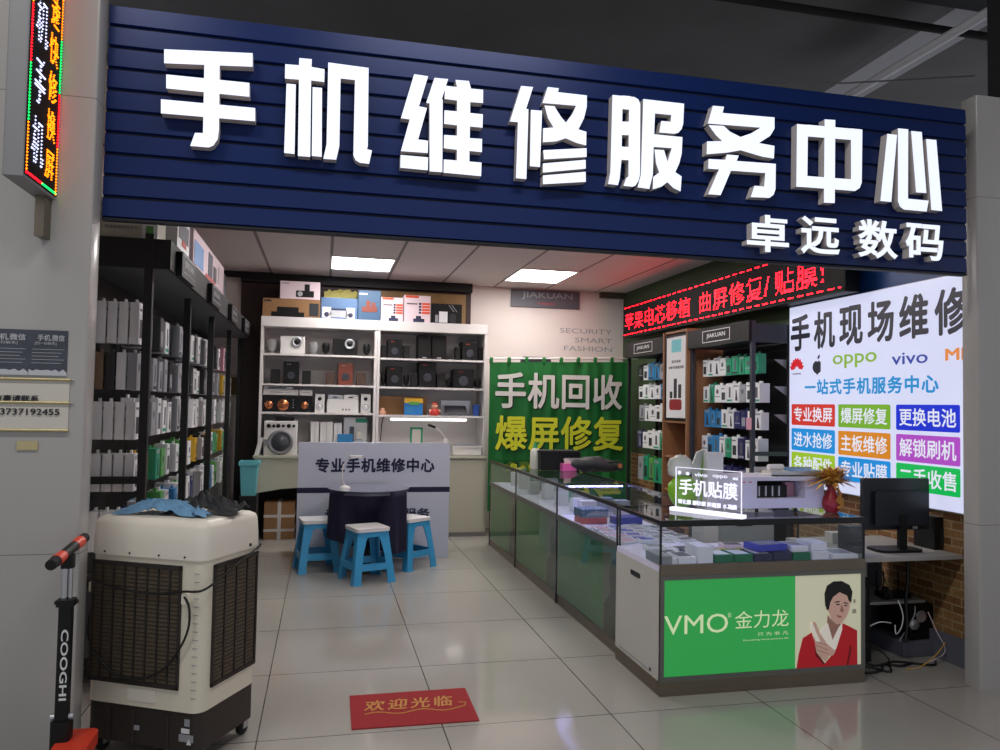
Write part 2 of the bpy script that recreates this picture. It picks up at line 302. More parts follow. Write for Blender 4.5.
# ------------------------------------------------------------------ small repeated packages
_pk = {}
ORD = ['first', 'second', 'third', 'fourth', 'fifth', 'sixth', 'seventh', 'eighth', 'ninth', 'tenth', 'eleventh', 'twelfth']
CW = {'p_white': 'white', 'p_grey': 'grey', 'p_black': 'black', 'p_green': 'green', 'p_blue': 'blue', 'p_navy': 'navy', 'p_pink': 'pink', 'p_yellow': 'yellow', 'p_lgreen': 'leaf green', 'p_brown': 'brown'}
def pack(body, wy, tx, h, style):
    """hanging package facing +x (mirrored later); origin at the foot of its front"""
    k = (body, round(wy, 3), round(tx, 3), round(h, 3), style)
    if k in _pk: return _pk[k]
    m = MB().rbox(-tx, 0, -wy / 2, wy / 2, 0, h, .004, body, 2)
    dark = 'p_darkprint' if body not in ('p_black', 'p_navy') else 'p_grey'
    if style == 0: m.box(0, .001, -wy * .3, wy * .3, h * .15, h * .6, dark).box(0, .001, -wy * .35, wy * .2, h * .8, h * .86, 'p_print')
    elif style == 1: m.box(0, .001, -wy * .12, wy * .2, h * .25, h * .8, 'p_print').box(0, .0011, -wy * .4, wy * .4, h * .06, h * .16, 'p_green' if body == 'p_white' else dark)
    elif style == 2: m.prism([(-wy * .1, h * .1), (wy * .3, h * .1), (wy * .1, h * .7), (-wy * .02, h * .7)], 'x', 0, .001, dark).box(0, .001, -wy * .4, wy * .4, h * .84, h * .95, 'p_grey')
    else: m.box(0, .001, -wy * .42, wy * .42, h * .3, h * .36, 'p_grey').lathe([(wy * .22, 0), (wy * .2, .001)], (0, 0, h * .62), 'p_print', 12, 'x')
    m.box(-tx * .6, -tx * .4, -wy * .14, wy * .14, h, h + .02, body)
    _pk[k] = m.mesh('boxed_accessory'); return _pk[k]
# ================================================================== THE SETTING
struct('floor', B(-6, 7.5, -2.5, 10.2, -.05, 0, 'floor_tile'))
struct('wall_back', B(-1.45, 4.0, 9.65, 9.75, 0, 3.14, 'white_wall'))
struct('wall_left', B(-1.45, -1.35, 3.75, 9.65, 0, 3.14, 'white_wall'))
mb = B(3.9, 4.0, 3.95, 9.65, .0, .99, 'brick_side'); mb.box(3.9, 4.0, 5.85, 9.65, .99, 3.14, 'green_wall'); mb.box(3.9, 4.0, 3.95, 5.85, .99, 3.14, 'blue_wall')
struct('wall_right', mb)
struct('ceiling', B(-1.45, 4.0, 3.75, 9.75, 3.1, 3.14, 'ceiling_tile'))
# dark wood panelling behind the white cabinets, with bare board above it
mb = B(-1.0, 1.80, 9.60, 9.649, 0, 3.1, 'dark_wood'); struct('wall_back_panelling', mb)
struct('trim_1', B(-1.0, 1.80, 9.50, 9.6, 2.99, 3.1, 'rack_black'))
mb = B(3.55, 3.9, 9.59, 9.65, 3.02, 3.1, 'steel'); struct('trim_2', mb)
struct('trim_3', B(-1.35, -.62, 9.46, 9.52, 3.03, 3.1, 'rack_black'))
struct('baseboard_right', B(3.87, 3.9, 3.97, 5.9, 0, .17, 'panel_slate'))
# pillars of the mall
PLX = -.965
struct('pillar_left', MB().rbox(-3.4, PLX, 3.48, 3.61, 0, 4.9, .012, 'pillar_tile'))
struct('pillar_right', MB().rbox(3.67, 5.4, 3.68, 3.80, 0, 3.43, .012, 'pillar_tile'))
struct('pillar_right_core', B(3.86, 5.3, 3.70, 3.79, 3.43, 4.9, 'mall_beam'))
# the mall ceiling above the shop front
struct('ceiling_mall', B(-8, 9, -2.5, 13, 4.9, 5.0, 'mall_ceiling'))
struct('wall_mall_back', B(-8, 9, 10.5, 10.6, 3.2, 4.9, 'mall_beam'))
struct('ceiling_beam', B(-8, 9, 4.25, 4.5, 4.45, 4.9, 'mall_beam'))
def plank(name, a, b, wd, th, m):
    a = Vector(a); b = Vector(b); d = (b - a).normalized(); n = Vector((-d.y, d.x, 0)).normalized() * wd / 2
    vs = [a - n, b - n, b + n, a + n]; vs += [v + Vector((0, 0, th)) for v in vs]
    return MB().add(vs, [(3, 2, 1, 0), (4, 5, 6, 7), (0, 1, 5, 4), (1, 2, 6, 5), (2, 3, 7, 6), (3, 0, 4, 7)], m)
a = PZ(838, 98, 4.55); b = PZ(1010, -6, 4.55)
solo('cable_tray', plank('t', a, a + (b - a) * 1.3, .42, .06, 'mall_duct'), 'flat grey cable tray running diagonally under the dark mall ceiling', 'cable tray')
a = PZ(858, 90, 4.25); b = PZ(1002, 4, 4.25); mb = MB().tube([a - (b - a) * .3, a, b, a + (b - a) * 1.4], .035, 'pipe_white', 8)
ob = solo('ceiling_pipe', mb, 'pale pipe slanting beneath the cable tray at upper right', 'pipe')
m2 = MB()
for t in (.98,): q = a + (b - a) * t; m2.tube([q, q + Vector((0, 0, .65))], .006, 'black')
part('hanger', m2, ob)
a = PZ(745, 0, 4.4); b = PZ(970, 34, 4.4); solo('ceiling_cable', MB().tube([a - (b - a), a, b, a + (b - a) * 2], .03, 'black_matte', 6), 'thick dark cable strung across below the mall ceiling', 'cable')
a = PZ(720, 85, 4.1); b = PZ(975, 76, 4.1); solo('thin_cable', MB().tube([a, (a + b) / 2 + Vector((0, 0, -.02)), b], .007, 'grey', 5), 'thin grey wire hanging just above the blue fascia', 'cable')

# ceiling lights (the troffers of the shop)
def troffer(x0, x1, y0, y1, label):
    t = thing('ceiling_light', label, 'ceiling light', ((x0 + x1) / 2, (y0 + y1) / 2, 3.088), group='flat ceiling lights of the shop'); a, b = (x1 - x0) / 2, (y1 - y0) / 2
    m = MB(); f = .02
    m.box(-a - f, a + f, -b - f, -b, 0, .012, 'white_paint'); m.box(-a - f, a + f, b, b + f, 0, .012, 'white_paint'); m.box(-a - f, -a, -b, b, 0, .012, 'white_paint'); m.box(a, a + f, -b, b, 0, .012, 'white_paint')
    part('frame', m, t); part('diffuser', B(-a, a, -b, b, .004, .010, 'panel_light'), t)
troffer(.05, .69, 8.15, 8.88, 'bright flat ceiling light, the left one in view'); troffer(2.12, 2.76, 8.24, 9.04, 'bright flat ceiling light, the right one, near the red lit sign')
troffer(.05, .69, 5.55, 6.25, 'flat ceiling light nearest the shop front, over the left half'); troffer(2.12, 2.76, 5.55, 6.25, 'flat ceiling light nearest the shop front, over the glass counters')

# ================================================================== THE BLUE FASCIA
SY = 3.6; SX0, SX1, SZ0, SZ1 = -.96, 3.515, 2.352, 3.30
t = thing('shop_sign', 'wide navy slatted fascia with glowing white letters over the shop entrance', 'sign', (0, 0, 0))
mb = B(SX0, SX1, SY + .012, SY + .04, SZ0, SZ1, 'groove'); n = 10; p = (SZ1 - SZ0) / n
for i in range(n):
    z = SZ0 + i * p; y0 = SY
    mb.add([(SX0, SY + .013, z + .004), (SX1, SY + .013, z + .004), (SX1, SY - .002, z + .010), (SX0, SY - .002, z + .010), (SX0, SY + .002, z + p - .006), (SX1, SY + .002, z + p - .006), (SX0, SY + .013, z + p - .002), (SX1, SY + .013, z + p - .002)],
           [(0, 1, 2, 3), (3, 2, 5, 4), (4, 5, 7, 6)], 'sign_blue')
mb.box(SX0, SX1, SY - .004, SY + .04, SZ0 - .008, SZ0 + .002, 'groove')
part('panel', mb, t)
FY = 3.547
def letter(ox, oy, s, polys):
    m = MB()
    for i, P in enumerate(polys):
        q = [PY(ox + x / s, oy + y / s, FY) for x, y in P]; m.prism([(v.x, v.z) for v in q], 'y', FY - i * .0002, SY - .003, 'letter_face', 'letter_side')
    return part('letter', m, t)
letter(155, 40, 6.25, [[(57,57),(610,82),(610,167),(57,145)],[(70,215),(590,268),(590,355),(70,302)],[(37,370),(626,425),(626,508),(37,458)],[(310,70),(405,74),(400,560),(392,620),(365,660),(335,672),(220,662),(250,580),(300,582)]])
letter(275, 50, 6.25, [[(152,50),(230,57),(228,105),(310,120),(308,200),(226,190),(220,668),(143,662),(150,185),(62,178),(64,88),(150,95)],[(72,210),(130,215),(122,650),(57,643)],[(235,232),(294,237),(292,668),(230,662)],[(333,78),(585,112),(580,600),(575,620),(606,628),(588,712),(530,705),(505,690),(490,660),(500,188),(410,178),(402,600),(382,686),(302,680),(322,590)]])
letter(395, 65, 6.25, [[(120,57),(207,70),(150,258),(200,268),(145,465),(207,473),(205,550),(37,538),(92,340),(37,332)],[(35,562),(207,577),(205,658),(33,642)],[(247,80),(332,88),(293,212),(298,215),(296,670),(216,665),(216,240),(195,236)],[(378,93),(462,100),(475,148),(551,155),(550,238),(470,232),(470,300),(549,308),(547,392),(468,384),(467,457),(544,462),(543,545),(465,537),(465,603),(541,610),(538,695),(303,673),(305,590),(387,597),(387,530),(305,520),(307,437),(388,442),(388,377),(307,368),(309,283),(388,290),(388,222),(310,212),(312,130),(388,138)]])
letter(500, 75, 6.25, [[(132,68),(207,75),(163,212),(178,213),(165,650),(100,645),(112,295),(62,290)],[(193,218),(263,223),(250,575),(187,570)],[(298,75),(368,83),(362,107),(543,128),(542,200),(525,270),(490,340),(540,355),(538,440),(480,425),(410,395),(350,415),(268,420),(270,333),(335,328),(300,270),(278,190),(340,195),(380,260),(412,298),(455,240),(475,192),(266,175)],[(270,470),(541,457),(541,512),(275,527)],[(268,553),(535,530),(536,585),(268,610)],[(268,628),(535,605),(536,668),(268,683)]])
letter(600, 85, 6.25, [[(78,62),(142,68),(134,468),(122,590),(112,626),(50,618),(65,545)],[(183,72),(215,75),(240,90),(252,120),(250,560),(240,600),(222,628),(205,636),(147,630),(165,580),(178,572),(180,300)],[(138,66),(190,70),(186,155),(140,150)],[(136,228),(188,230),(184,314),(136,312)],[(134,385),(183,388),(182,470),(131,468)],[(270,88),(525,117),(520,240),(510,275),(490,298),(462,305),(370,297),(383,225),(442,230),(445,188),(343,178),(338,308),(515,326),(510,430),(495,490),(470,545),(510,572),(503,665),(460,645),(420,607),(385,635),(330,652),(332,575),(370,547),(350,490),(340,403),(400,407),(422,480),(448,395),(335,387),(330,560),(308,650),(235,640),(255,560)]])
letter(695, 95, 6.25, [[(112,67),(182,73),(172,112),(497,140),(497,210),(470,255),(400,300),(497,318),(493,397),(420,385),(285,345),(200,360),(73,370),(75,290),(170,288),(130,250),(85,188),(180,193),(220,230),(285,262),(350,240),(410,204),(80,178)],[(200,372),(274,378),(260,412),(505,430),(503,590),(490,625),(465,643),(348,638),(372,567),(432,572),(440,488),(225,473),(160,626),(82,620),(150,465),(82,460),(85,400),(190,405)]])
letter(785, 110, 7.5, [[(90,105),(172,112),(167,580),(85,575)],[(297,70),(377,75),(373,698),(292,695)],[(495,138),(580,147),(575,545),(560,585),(525,608),(495,605)],[(165,110),(500,140),(500,225),(165,198)],[(165,495),(500,520),(500,606),(165,580)]])
letter(870, 120, 7.5, [[(130,103),(203,112),(160,615),(78,607)],[(210,62),(287,70),(285,590),(440,605),(425,687),(255,672),(225,650),(210,610)],[(308,82),(388,90),(423,548),(345,543)],[(420,143),(497,150),(541,683),(460,675)]])
for ch, x0, x1, ya, yb in (('卓', 747, 789, 215, 252), ('远', 801, 840, 217, 254.5), ('数', 858, 898, 220, 258.5), ('码', 905.5, 943.5, 224, 260)):
    a = PY(x0, (ya + yb) / 2, FY); b = PY(x1, (ya + yb) / 2, FY); c = PY((x0 + x1) / 2, ya, FY); d = PY((x0 + x1) / 2, yb, FY)
    part('small_letter', fit(MB(), ch, 'y', FY, a.x, b.x, d.z, c.z, 'letter_face', off=.02, depth=(.05, 'letter_side')), t)

# ================================================================== SIGNS ON THE LEFT PILLAR
t = thing('led_board', 'upright board of coloured running lights projecting from the left pillar', 'illuminated sign', (0, 0, 0))
bx, y0, y1, z0 = -1.1, 3.12, 3.475, 2.385
mb = MB().rbox(bx - .075, bx - .004, y0, y1, z0, 4.1, .008, 'grey'); part('housing', mb, t)
part('display', B(bx - .004, bx, y0 + .008, y1 - .006, z0 + .012, 4.09, 'led_back'), t)
def dot(m, y, z, r, mt): m.add([(bx, y - r, z), (bx, y, z - r), (bx, y + r, z), (bx, y, z + r), (bx + .006, y, z)], [(0, 1, 4), (1, 2, 4), (2, 3, 4), (3, 0, 4)], mt)
mb = MB(); k = 0
for z in [z0 + .02 + i * .0125 for i in range(130)]:
    seg = int((z - z0) / .22)
    dot(mb, y0 + .018, z, .0055, ('led_amber', 'led_green', 'led_red_soft')[seg % 3] if z > z0 + .03 else 'led_red_soft')
    dot(mb, y1 - .020, z, .0055, ('led_amber', 'led_red_soft', 'led_green')[seg % 3])
for i in range(26): dot(mb, y0 + .018 + i * (y1 - y0 - .038) / 25, z0 + .022, .0055, 'led_red_soft' if i < 13 else 'led_green')
part('border_lights', mb, t)
for word, yy, wd, mt, zz, step in (('机手机维修', y0 + .055, .125, 'led_cool', z0 + .07, .235), ('屏换修快速解锁', y0 + .205, .10, 'led_amber', z0 + .05, .155)):
    for q, ch in enumerate(word):
        mb = MB()
        for i, j in raster(ch, 14, .02): dot(mb, yy + (i + .5) / 14 * wd, zz + q * step + (j + .5) / 14 * (step * .85) + .02, .0048, mt)
        part('lit_character', mb, t)
part('bracket', B(bx - .055, bx - .02, 3.40, 3.48, 2.22, z0, 'steel'), t)
PF = 3.478
def onp(x, y): return PY(x, y, PF)
t = thing('notice_poster', 'pair of slate grey printed notices taped to the left pillar', 'poster', (0, 0, 0))
a = onp(-8, 330); b = onp(68.5, 331); c = onp(68.5, 376); mb = MB()
zt, zb = b.z, c.z; xm = onp(29, 350).x
part('sheet', B(a.x - .12, b.x, PF - .002, PF, zb, zt, 'poster_slate'), t)
mb = MB()
for x0, x1 in ((a.x - .02, xm - .012), (xm + .012, b.x - .012)):
    fit(mb, '手机.微信', 'y', PF - .004, x0 + .02, x1, zt - .045, zt - .018, 'poster_mist', bold=.02); fit(mb, '[扫一扫联系]', 'y', PF - .004, x0 + .01, x1 - .03, zt - .062, zt - .048, 'poster_mist')
    for q in range(5): mb.box(x0, x1 - .01 * (q % 3), PF - .003, PF - .002, zt - .08 - q * .014, zt - .0785 - q * .014, 'poster_mist')
    mist = [(x0 - .01, zb), (x1 + .012, zb)] + [(x1 + .012 - i * (x1 - x0 + .022) / 10, zb + .012 + .014 * abs(math.sin(i * 1.7))) for i in range(11)]
    mb.prism(mist, 'y', PF - .0035, PF - .002, 'poster_mist')
part('print', mb, t)
t = thing('phone_number_sign', 'white card with handwriting and a phone number in a clear holder on the pillar', 'sign', (0, 0, 0))
a = onp(0, 381); b = onp(69, 431); zt, zb, zm = onp(69, 380).z, onp(66, 430.5).z, onp(68, 403).z
part('card', B(a.x - .15, b.x - .004, PF - .003, PF, zb, zt, 'paper'), t)
mb = MB()
for z in (zt, zm, zb): mb.cyl((a.x - .15, PF - .006, z), (b.x, PF - .006, z), .006, 'holder_gold', n=8)
for z in (zt, zm): mb.ball((b.x + .008, PF - .004, z), .005, .005, .005, 'silver')
part('holder_rail', mb, t)
mb = fit(MB(), '3737192455', 'y', PF - .006, onp(0.5, 412).x, onp(60, 412).x, onp(30, 415).z, onp(30, 408.5).z, 'ink', bold=.015)
fit(mb, '1', 'y', PF - .006, onp(-7, 412).x, onp(-3, 412).x, onp(30, 415).z, onp(30, 408.5).z, 'ink', bold=.015)
fit(mb, '有事请联系', 'y', PF - .006, onp(-6, 400).x, onp(39, 400).x, onp(20, 401.5).z, onp(20, 395).z, 'ink', bold=.03, shear=.004)
part('writing', mb, t)
mb = B(onp(17, 445).x, onp(38, 445).x, PF - .004, PF, onp(30, 450).z, onp(30, 441).z, 'holder_gold')
solo('sticker', mb, 'small gold sticker remnant below the phone number card', 'sticker')
# unseen area lamps added above the mall floor to brighten the shop front
for i, (x, y) in enumerate(((-1.8, 1.9), (.9, 1.9))):
    l = bpy.data.lights.new('mall_fill_light', 'AREA'); l.shape = 'RECTANGLE'; l.size = 1.6; l.size_y = .3; l.energy = 46; l.color = (1, .97, .94); lo = bpy.data.objects.new('mall_fill_light', l); COL.objects.link(lo); lo.location = (x, y, 4.6)
wd = bpy.data.worlds.new('world'); sc.world = wd; wd.use_nodes = True; wd.node_tree.nodes['Background'].inputs[0].default_value = (.75, .78, .85, 1); wd.node_tree.nodes['Background'].inputs[1].default_value = .62
sc.view_settings.view_transform = 'Standard'; sc.view_settings.look = 'None'; sc.view_settings.gamma = 1; sc.view_settings.exposure = 0
try: sc.view_settings.use_curve_mapping = False
except Exception: pass
sc.cycles.use_denoising = True; sc.cycles.transparent_max_bounces = 24; sc.cycles.max_bounces = 8
# ================================================================== BACK OF THE SHOP
def lx(x, y, Y): return PY(x, y, Y).x
CY = 9.12          # front plane of the white cabinets
def shelfcab(name, label, x0, x1, levels, zb, zt):
    t = thing(name, label, 'display cabinet', (0, 0, 0)); d = 9.59
    part('side_panel', B(x0, x0 + .03, CY, d, zb, zt, 'shelf_white'), t); part('side_panel', B(x1 - .03, x1, CY, d, zb, zt, 'shelf_white'), t)
    part('back_panel', B(x0 + .03, x1 - .03, d - .012, d, zb, zt, 'shelf_white'), t)
    part('top_fascia', B(x0 + .0, x1, CY - .012, d, zt - .115, zt, 'shelf_white'), t, .003)
    for z in levels: part('shelf', B(x0 + .03, x1 - .03, CY + .004, d - .012, z - .022, z, 'shelf_white'), t)
    return t
XA, XM, XB = lx(259.5, 380, CY), lx(376.5, 380, CY), lx(486.5, 380, CY)
ZT = PY(376, 320.5, CY).z
zl = [PY(318, y, CY).z for y in (354.5, 384.5, 412.5)]; zr = [PY(430, y, CY).z for y in (359, 387.5, 415.5)]
ZC = .955
shelfcab('display_cabinet', 'left tall white open cabinet full of speakers on the back wall', XA, XM, zl, ZC, ZT)
cab2 = shelfcab('display_cabinet', 'right tall white open cabinet with black speakers and a lit bottom bay', XM + .004, XB, zr, ZC, ZT)
# base units
t = thing('base_cabinet', 'cream base unit with a knee hole under the left display cabinet', 'cabinet', (0, 0, 0))
x0, x1 = XA - .02, .32; part('worktop', B(x0 - .02, x1, 9.02, 9.58, ZC - .03, ZC, 'cream'), t, .003)
zf = .57; mb = MB(); P = [(x0, ZC - .03), (x1, ZC - .03), (x1, 0), (x1 - .22, 0), (x1 - .22, zf - .06), (x1 - .26, zf + .01), (x1 - .34, zf + .035), (x0 + .3, zf + .01), (x0, zf - .04)]
part('front_panel', mb.prism(P, 'y', 9.04, 9.06, 'cream'), t); part('side_panel', B(x0, x0 + .02, 9.06, 9.58, .0, ZC - .03, 'cream'), t)
t = thing('base_cabinet', 'cream base cabinet to the right of the white front panel', 'cabinet', (0, 0, 0))
x0, x1 = .34, lx(486.5, 480, 9.04); part('body', B(x0, x1, 9.06, 9.58, .0, ZC - .03, 'cream'), t); part('worktop', B(x0 - .0, x1 + .015, 9.02, 9.58, ZC - .03, ZC, 'cream'), t, .003)
part('door', B(x0 + .55, x1 - .03, 9.04, 9.06, .05, ZC - .05, 'cream'), t, .002); part('door', B(x0 + .02, x0 + .53, 9.04, 9.06, .05, ZC - .05, 'cream'), t, .002); part('plinth', B(x0 + .01, x1 - .01, 9.045, 9.06, 0, .05, 'grey'), t)
# strapped carton in the knee hole
cx0, cx1 = lx(263.5, 530, 9.1), lx(294, 530, 9.1); cz = .42
t = thing('strapped_carton', 'brown cardboard carton bound with white straps under the cream unit', 'carton', ((cx0 + cx1) / 2, 9.25, 0)); a = (cx1 - cx0) / 2
part('carton', B(-a, a, -.15, .2, 0, cz, 'cardboard'), t, .004)
mb = MB()
for z in (.09, .25): mb.box(-a - .003, a + .003, -.153, .203, z, z + .03, 'strap')
mb.box(-.02, .02, -.154, .204, -.001 + .002, cz + .003, 'strap'); part('strap', mb, t)
# picture on the left end of the back wall
a, b = PY(227, 374, 9.64), PY(249, 398, 9.64); t = thing('picture_frame', 'small picture in a pale frame on the far left wall', 'picture', (0, 0, 0))
f = .035; mb = MB().box(a.x, b.x, 9.625, 9.648, a.z - f, a.z, 'cream').box(a.x, b.x, 9.625, 9.648, b.z, b.z + f, 'cream').box(a.x, a.x + f, 9.625, 9.648, b.z, a.z, 'cream').box(b.x - f, b.x, 9.625, 9.648, b.z, a.z, 'cream'); part('frame', mb, t)
part('picture', B(a.x + f, b.x - f, 9.632, 9.646, b.z + f, a.z - f, 'picture'), t)
# teal bin on a dark box
a, b = lx(239.5, 470, 8.75), lx(257.5, 470, 8.75); zt, zb = PY(248, 462, 8.75).z, PY(248, 496, 8.75).z; cxx = (a + b) / 2; hw = (b - a) / 2
solo('storage_box', B(-hw - .0, hw, -.13, .13, 0, zb, 'black_matte'), 'dark storage box standing under the teal bin', 'box', (cxx, 8.88, 0), bevel=.006)
t = thing('plastic_bin', 'pale teal plastic bin between the left rack and the white cabinets', 'bin', (cxx, 8.88, zb + .001))
h = zt - zb; part('bin_body', MB().add([(-hw * .78, -.1, 0), (hw * .78, -.1, 0), (hw * .78, .1, 0), (-hw * .78, .1, 0), (-hw, -.13, h), (hw, -.13, h), (hw, .13, h), (-hw, .13, h)], [(3, 2, 1, 0), (0, 1, 5, 4), (1, 2, 6, 5), (2, 3, 7, 6), (3, 0, 4, 7)], 'bin_teal'), t)
mb = MB().box(-hw - .012, hw + .012, -.142, -.125, h - .04, h, 'bin_teal').box(-hw - .012, hw + .012, .125, .142, h - .04, h, 'bin_teal').box(-hw - .012, -hw + .004, -.13, .13, h - .04, h, 'bin_teal').box(hw - .004, hw + .012, -.13, .13, h - .04, h, 'bin_teal'); part('rim', mb, t)

# ---- speakers and devices on the shelves
IY = CY + .04
def at(px0, px1, yt, z):   # extents on the shelf front
    a = PY(px0, 380, IY); b = PY(px1, 380, IY); xm = (px0 + px1) / 2
    zt = PY(xm, yt, IY).z; return (a.x + b.x) / 2, (b.x - a.x), max(.02, zt - z)
def subwoofer(px0, px1, yt, z, body, ring, label, side='r', lights=None, group='speaker sets in the white cabinets'):
    x, wd, h = at(px0, px1, yt, z); t = thing('subwoofer', label, 'speaker', (x, IY + .14, z + .001), group=group); a = wd / 2
    part('speaker_box', B(-a, a, -.12, .14, 0, h, body), t, .006)
    if ring:
        cx = a * .35 if side == 'r' else 0; cz = h * .68; r = min(a * .42, h * .30)
        m = MB().lathe([(r, 0), (r, -.02), (r * .7, -.024), (r * .66, -.008)], (cx, -.12, cz), ring, 20, 'y').lathe([(r * .64, 0), (r * .3, -.012), (.001, -.016)], (cx, -.125, cz), 'black', 16, 'y'); part('driver_ring', m, t)
    else:
        m = MB().lathe([(a * .5, 0), (a * .5, -.005), (a * .4, -.002), (.001, -.008)], (0, -.12, h * .38), 'rack_grey', 18, 'y'); part('driver_cone', m, t)
    if lights:
        m = MB()
        for q in range(3): m.box(-a * .5 + q * a * .18, -a * .42 + q * a * .18, -.123, -.12, h * .86, h * .90, lights)
        part('control_panel', m, t)
    return t
def satellite(px0, px1, yt, z, body, label, kind='box', grille='black_matte', group='speaker sets in the white cabinets'):
    x, wd, h = at(px0, px1, yt, z); t = thing('satellite_speaker', label, 'speaker', (x, IY + .09, z + .001), group=group); a = wd / 2
    if kind == 'box':
        part('speaker_box', B(-a, a, -.05, .06, 0, h, body), t, .004); part('grille', B(-a * .85, a * .85, -.054, -.05, h * .06, h * .94, grille), t)
    else:
        part('speaker_box', MB().lathe([(a * .35, .02), (a * .8, h * .3), (a, h * .62), (a * .85, h * .9), (a * .3, h)], (0, 0, 0), body, 14, sy=.7), t); part('stand', MB().lathe([(a * .8, 0), (a * .8, .008), (a * .2, .014), (a * .2, h * .25)], (0, 0, 0), body, 12), t)
    return t
A, Bz, Cz = zl
satellite(266, 275.5, 338.5, A, 'grey_mesh', 'oval grey satellite speaker, leftmost on the top shelf', 'oval')
subwoofer(279, 304, 336, A, 'white_paint', 'silver', 'white subwoofer with a silver ringed driver on the top left shelf')
satellite(308, 317, 341, A, 'grey_mesh', 'oval grey satellite speaker right of the white subwoofer', 'oval')
satellite(321, 329, 341.5, A, 'black', 'oval black satellite speaker left of the silver ringed black subwoofer', 'oval')
subwoofer(332, 357, 338.5, A, 'black', 'silver', 'black subwoofer with a silver ringed driver on the top left shelf')
satellite(362.5, 370, 343, A, 'black', 'oval black satellite speaker at the right end of the top left shelf', 'oval')
satellite(270, 279, 369, Bz, 'black', 'small black box speaker, leftmost on the second shelf')
subwoofer(283, 298.5, 361.5, Bz, 'black', None, 'upright black subwoofer on the second shelf of the left cabinet', lights='silver')
satellite(302, 310.5, 370.5, Bz, 'black', 'small black box speaker right of the upright black subwoofer')
satellite(326, 334.5, 371.5, Bz, 'speaker_brown', 'small brown box speaker left of the reddish wooden subwoofer', grille='speaker_brown')
subwoofer(338, 353, 363, Bz, 'speaker_wood', None, 'reddish brown wooden subwoofer on the second shelf', lights='silver')
satellite(356.5, 365.5, 372, Bz, 'speaker_brown', 'small brown box speaker right of the reddish wooden subwoofer', grille='speaker_brown')
# third shelf
def blk(name, px0, px1, yt, z, body, label, cat, dy=.14, depth=.26, extra=None, z_is_bottom=True, bevel=.004, group=None):
    x, wd, h = at(px0, px1, yt, z); t = thing(name, label, cat, (x, IY + dy, z + .001), group=group); a = wd / 2; f = -depth / 2
    part('body', B(-a, a, f, depth / 2, 0, h, body), t, bevel)
    if extra:
        for n, m in extra(a, f, h): part(n, m, t)
    return t, h
def amp(a, f, h):
    m = []
    for cx, r in ((-.74 * a, .19), (-.17 * a, .27), (.7 * a, .17)): m.append(('knob', MB().lathe([(r * h * 1.3, 0), (r * h * 1.2, -.018), (.001, -.02)], (cx, f, h * .42), 'gold', 18, 'y')))
    d = MB()
    for q in range(4): d.box(.22 * a, .26 * a, f - .003, f, h * (.25 + .15 * q), h * (.3 + .15 * q), 'silver')
    for cx in (-.38, .03, -.9, .85): d.box((cx - .02) * a, (cx + .02) * a, f - .003, f, h * .45, h * .5, 'silver')
    m.append(('button_panel', d)); return m
_, h = blk('amplifier', 263, 312.5, 395.5, Cz, 'black', 'wide black amplifier with three copper knobs on the third shelf', 'amplifier', extra=amp)
x, wd, _ = at(261, 312, 390, Cz); z = Cz + h + .003
_, h2 = blk('disc_player', 263.5, 298.5, 389.5, z, 'white_paint', 'slim white player lying on the black amplifier, left', 'player', extra=lambda a, f, h: [('slot', MB().box(-a * .6, a * .6, f - .002, f, h * .45, h * .55, 'p_grey'))])
blk('disc_player', 299.5, 312.5, 390, z, 'white_paint', 'short white player lying on the black amplifier, right', 'player', extra=lambda a, f, h: [('slot', MB().box(-a * .6, a * .6, f - .002, f, h * .45, h * .55, 'p_grey'))])
blk('cassette_deck', 264, 293, 386.5, z + h2 + .003, 'silver', 'silver deck with a dark window on top of the white player', 'player', extra=lambda a, f, h: [('window', B(-a * .7, a * .55, f - .003, f, h * .25, h * .75, 'dark_glass'))])
def wspk(px0, px1, label):
    def ex(a, f, h):
        return [('driver_cone', MB().lathe([(a * .72, 0), (a * .72, -.006), (a * .6, -.002), (a * .1, .0), (.001, -.004)], (0, f, h * .32), 'silver', 20, 'y').lathe([(a * .5, 0), (.001, -.008)], (0, f - .001, h * .32), 'white_paint', 16, 'y')), ('tweeter', MB().lathe([(a * .4, 0), (a * .4, -.006), (.001, -.003)], (0, f, h * .74), 'black', 16, 'y'))]
    return blk('bookshelf_speaker', px0, px1, 394, Cz, 'white_paint', label, 'speaker', extra=ex, group='white bookshelf speakers')
wspk(315.5, 325, 'white bookshelf speaker left of the white stereo unit'); wspk(361.5, 371, 'white bookshelf speaker right of the white stereo unit')
_, h = blk('stereo_unit', 327.5, 359, 399.5, Cz, 'white_paint', 'white stereo unit with three black buttons between the white speakers', 'stereo', extra=lambda a, f, h: [('button', MB().box(-a * .02 + q * a * .2, a * .06 + q * a * .2, f - .004, f, h * .18, h * .3, 'black')) for q in range(3)])
z = Cz + h + .003
blk('disc_player', 328.5, 343, 395, z, 'silver', 'small pale player on the white stereo unit, left one', 'player', extra=lambda a, f, h: [('window', B(-a * .3, a * .3, f - .003, f, h * .3, h * .6, 'dark_glass'))])
blk('disc_player', 344, 358.5, 395, z, 'white_paint', 'small pale player on the white stereo unit, right one', 'player', extra=lambda a, f, h: [('window', B(-a * .3, a * .3, f - .003, f, h * .3, h * .6, 'dark_glass'))])
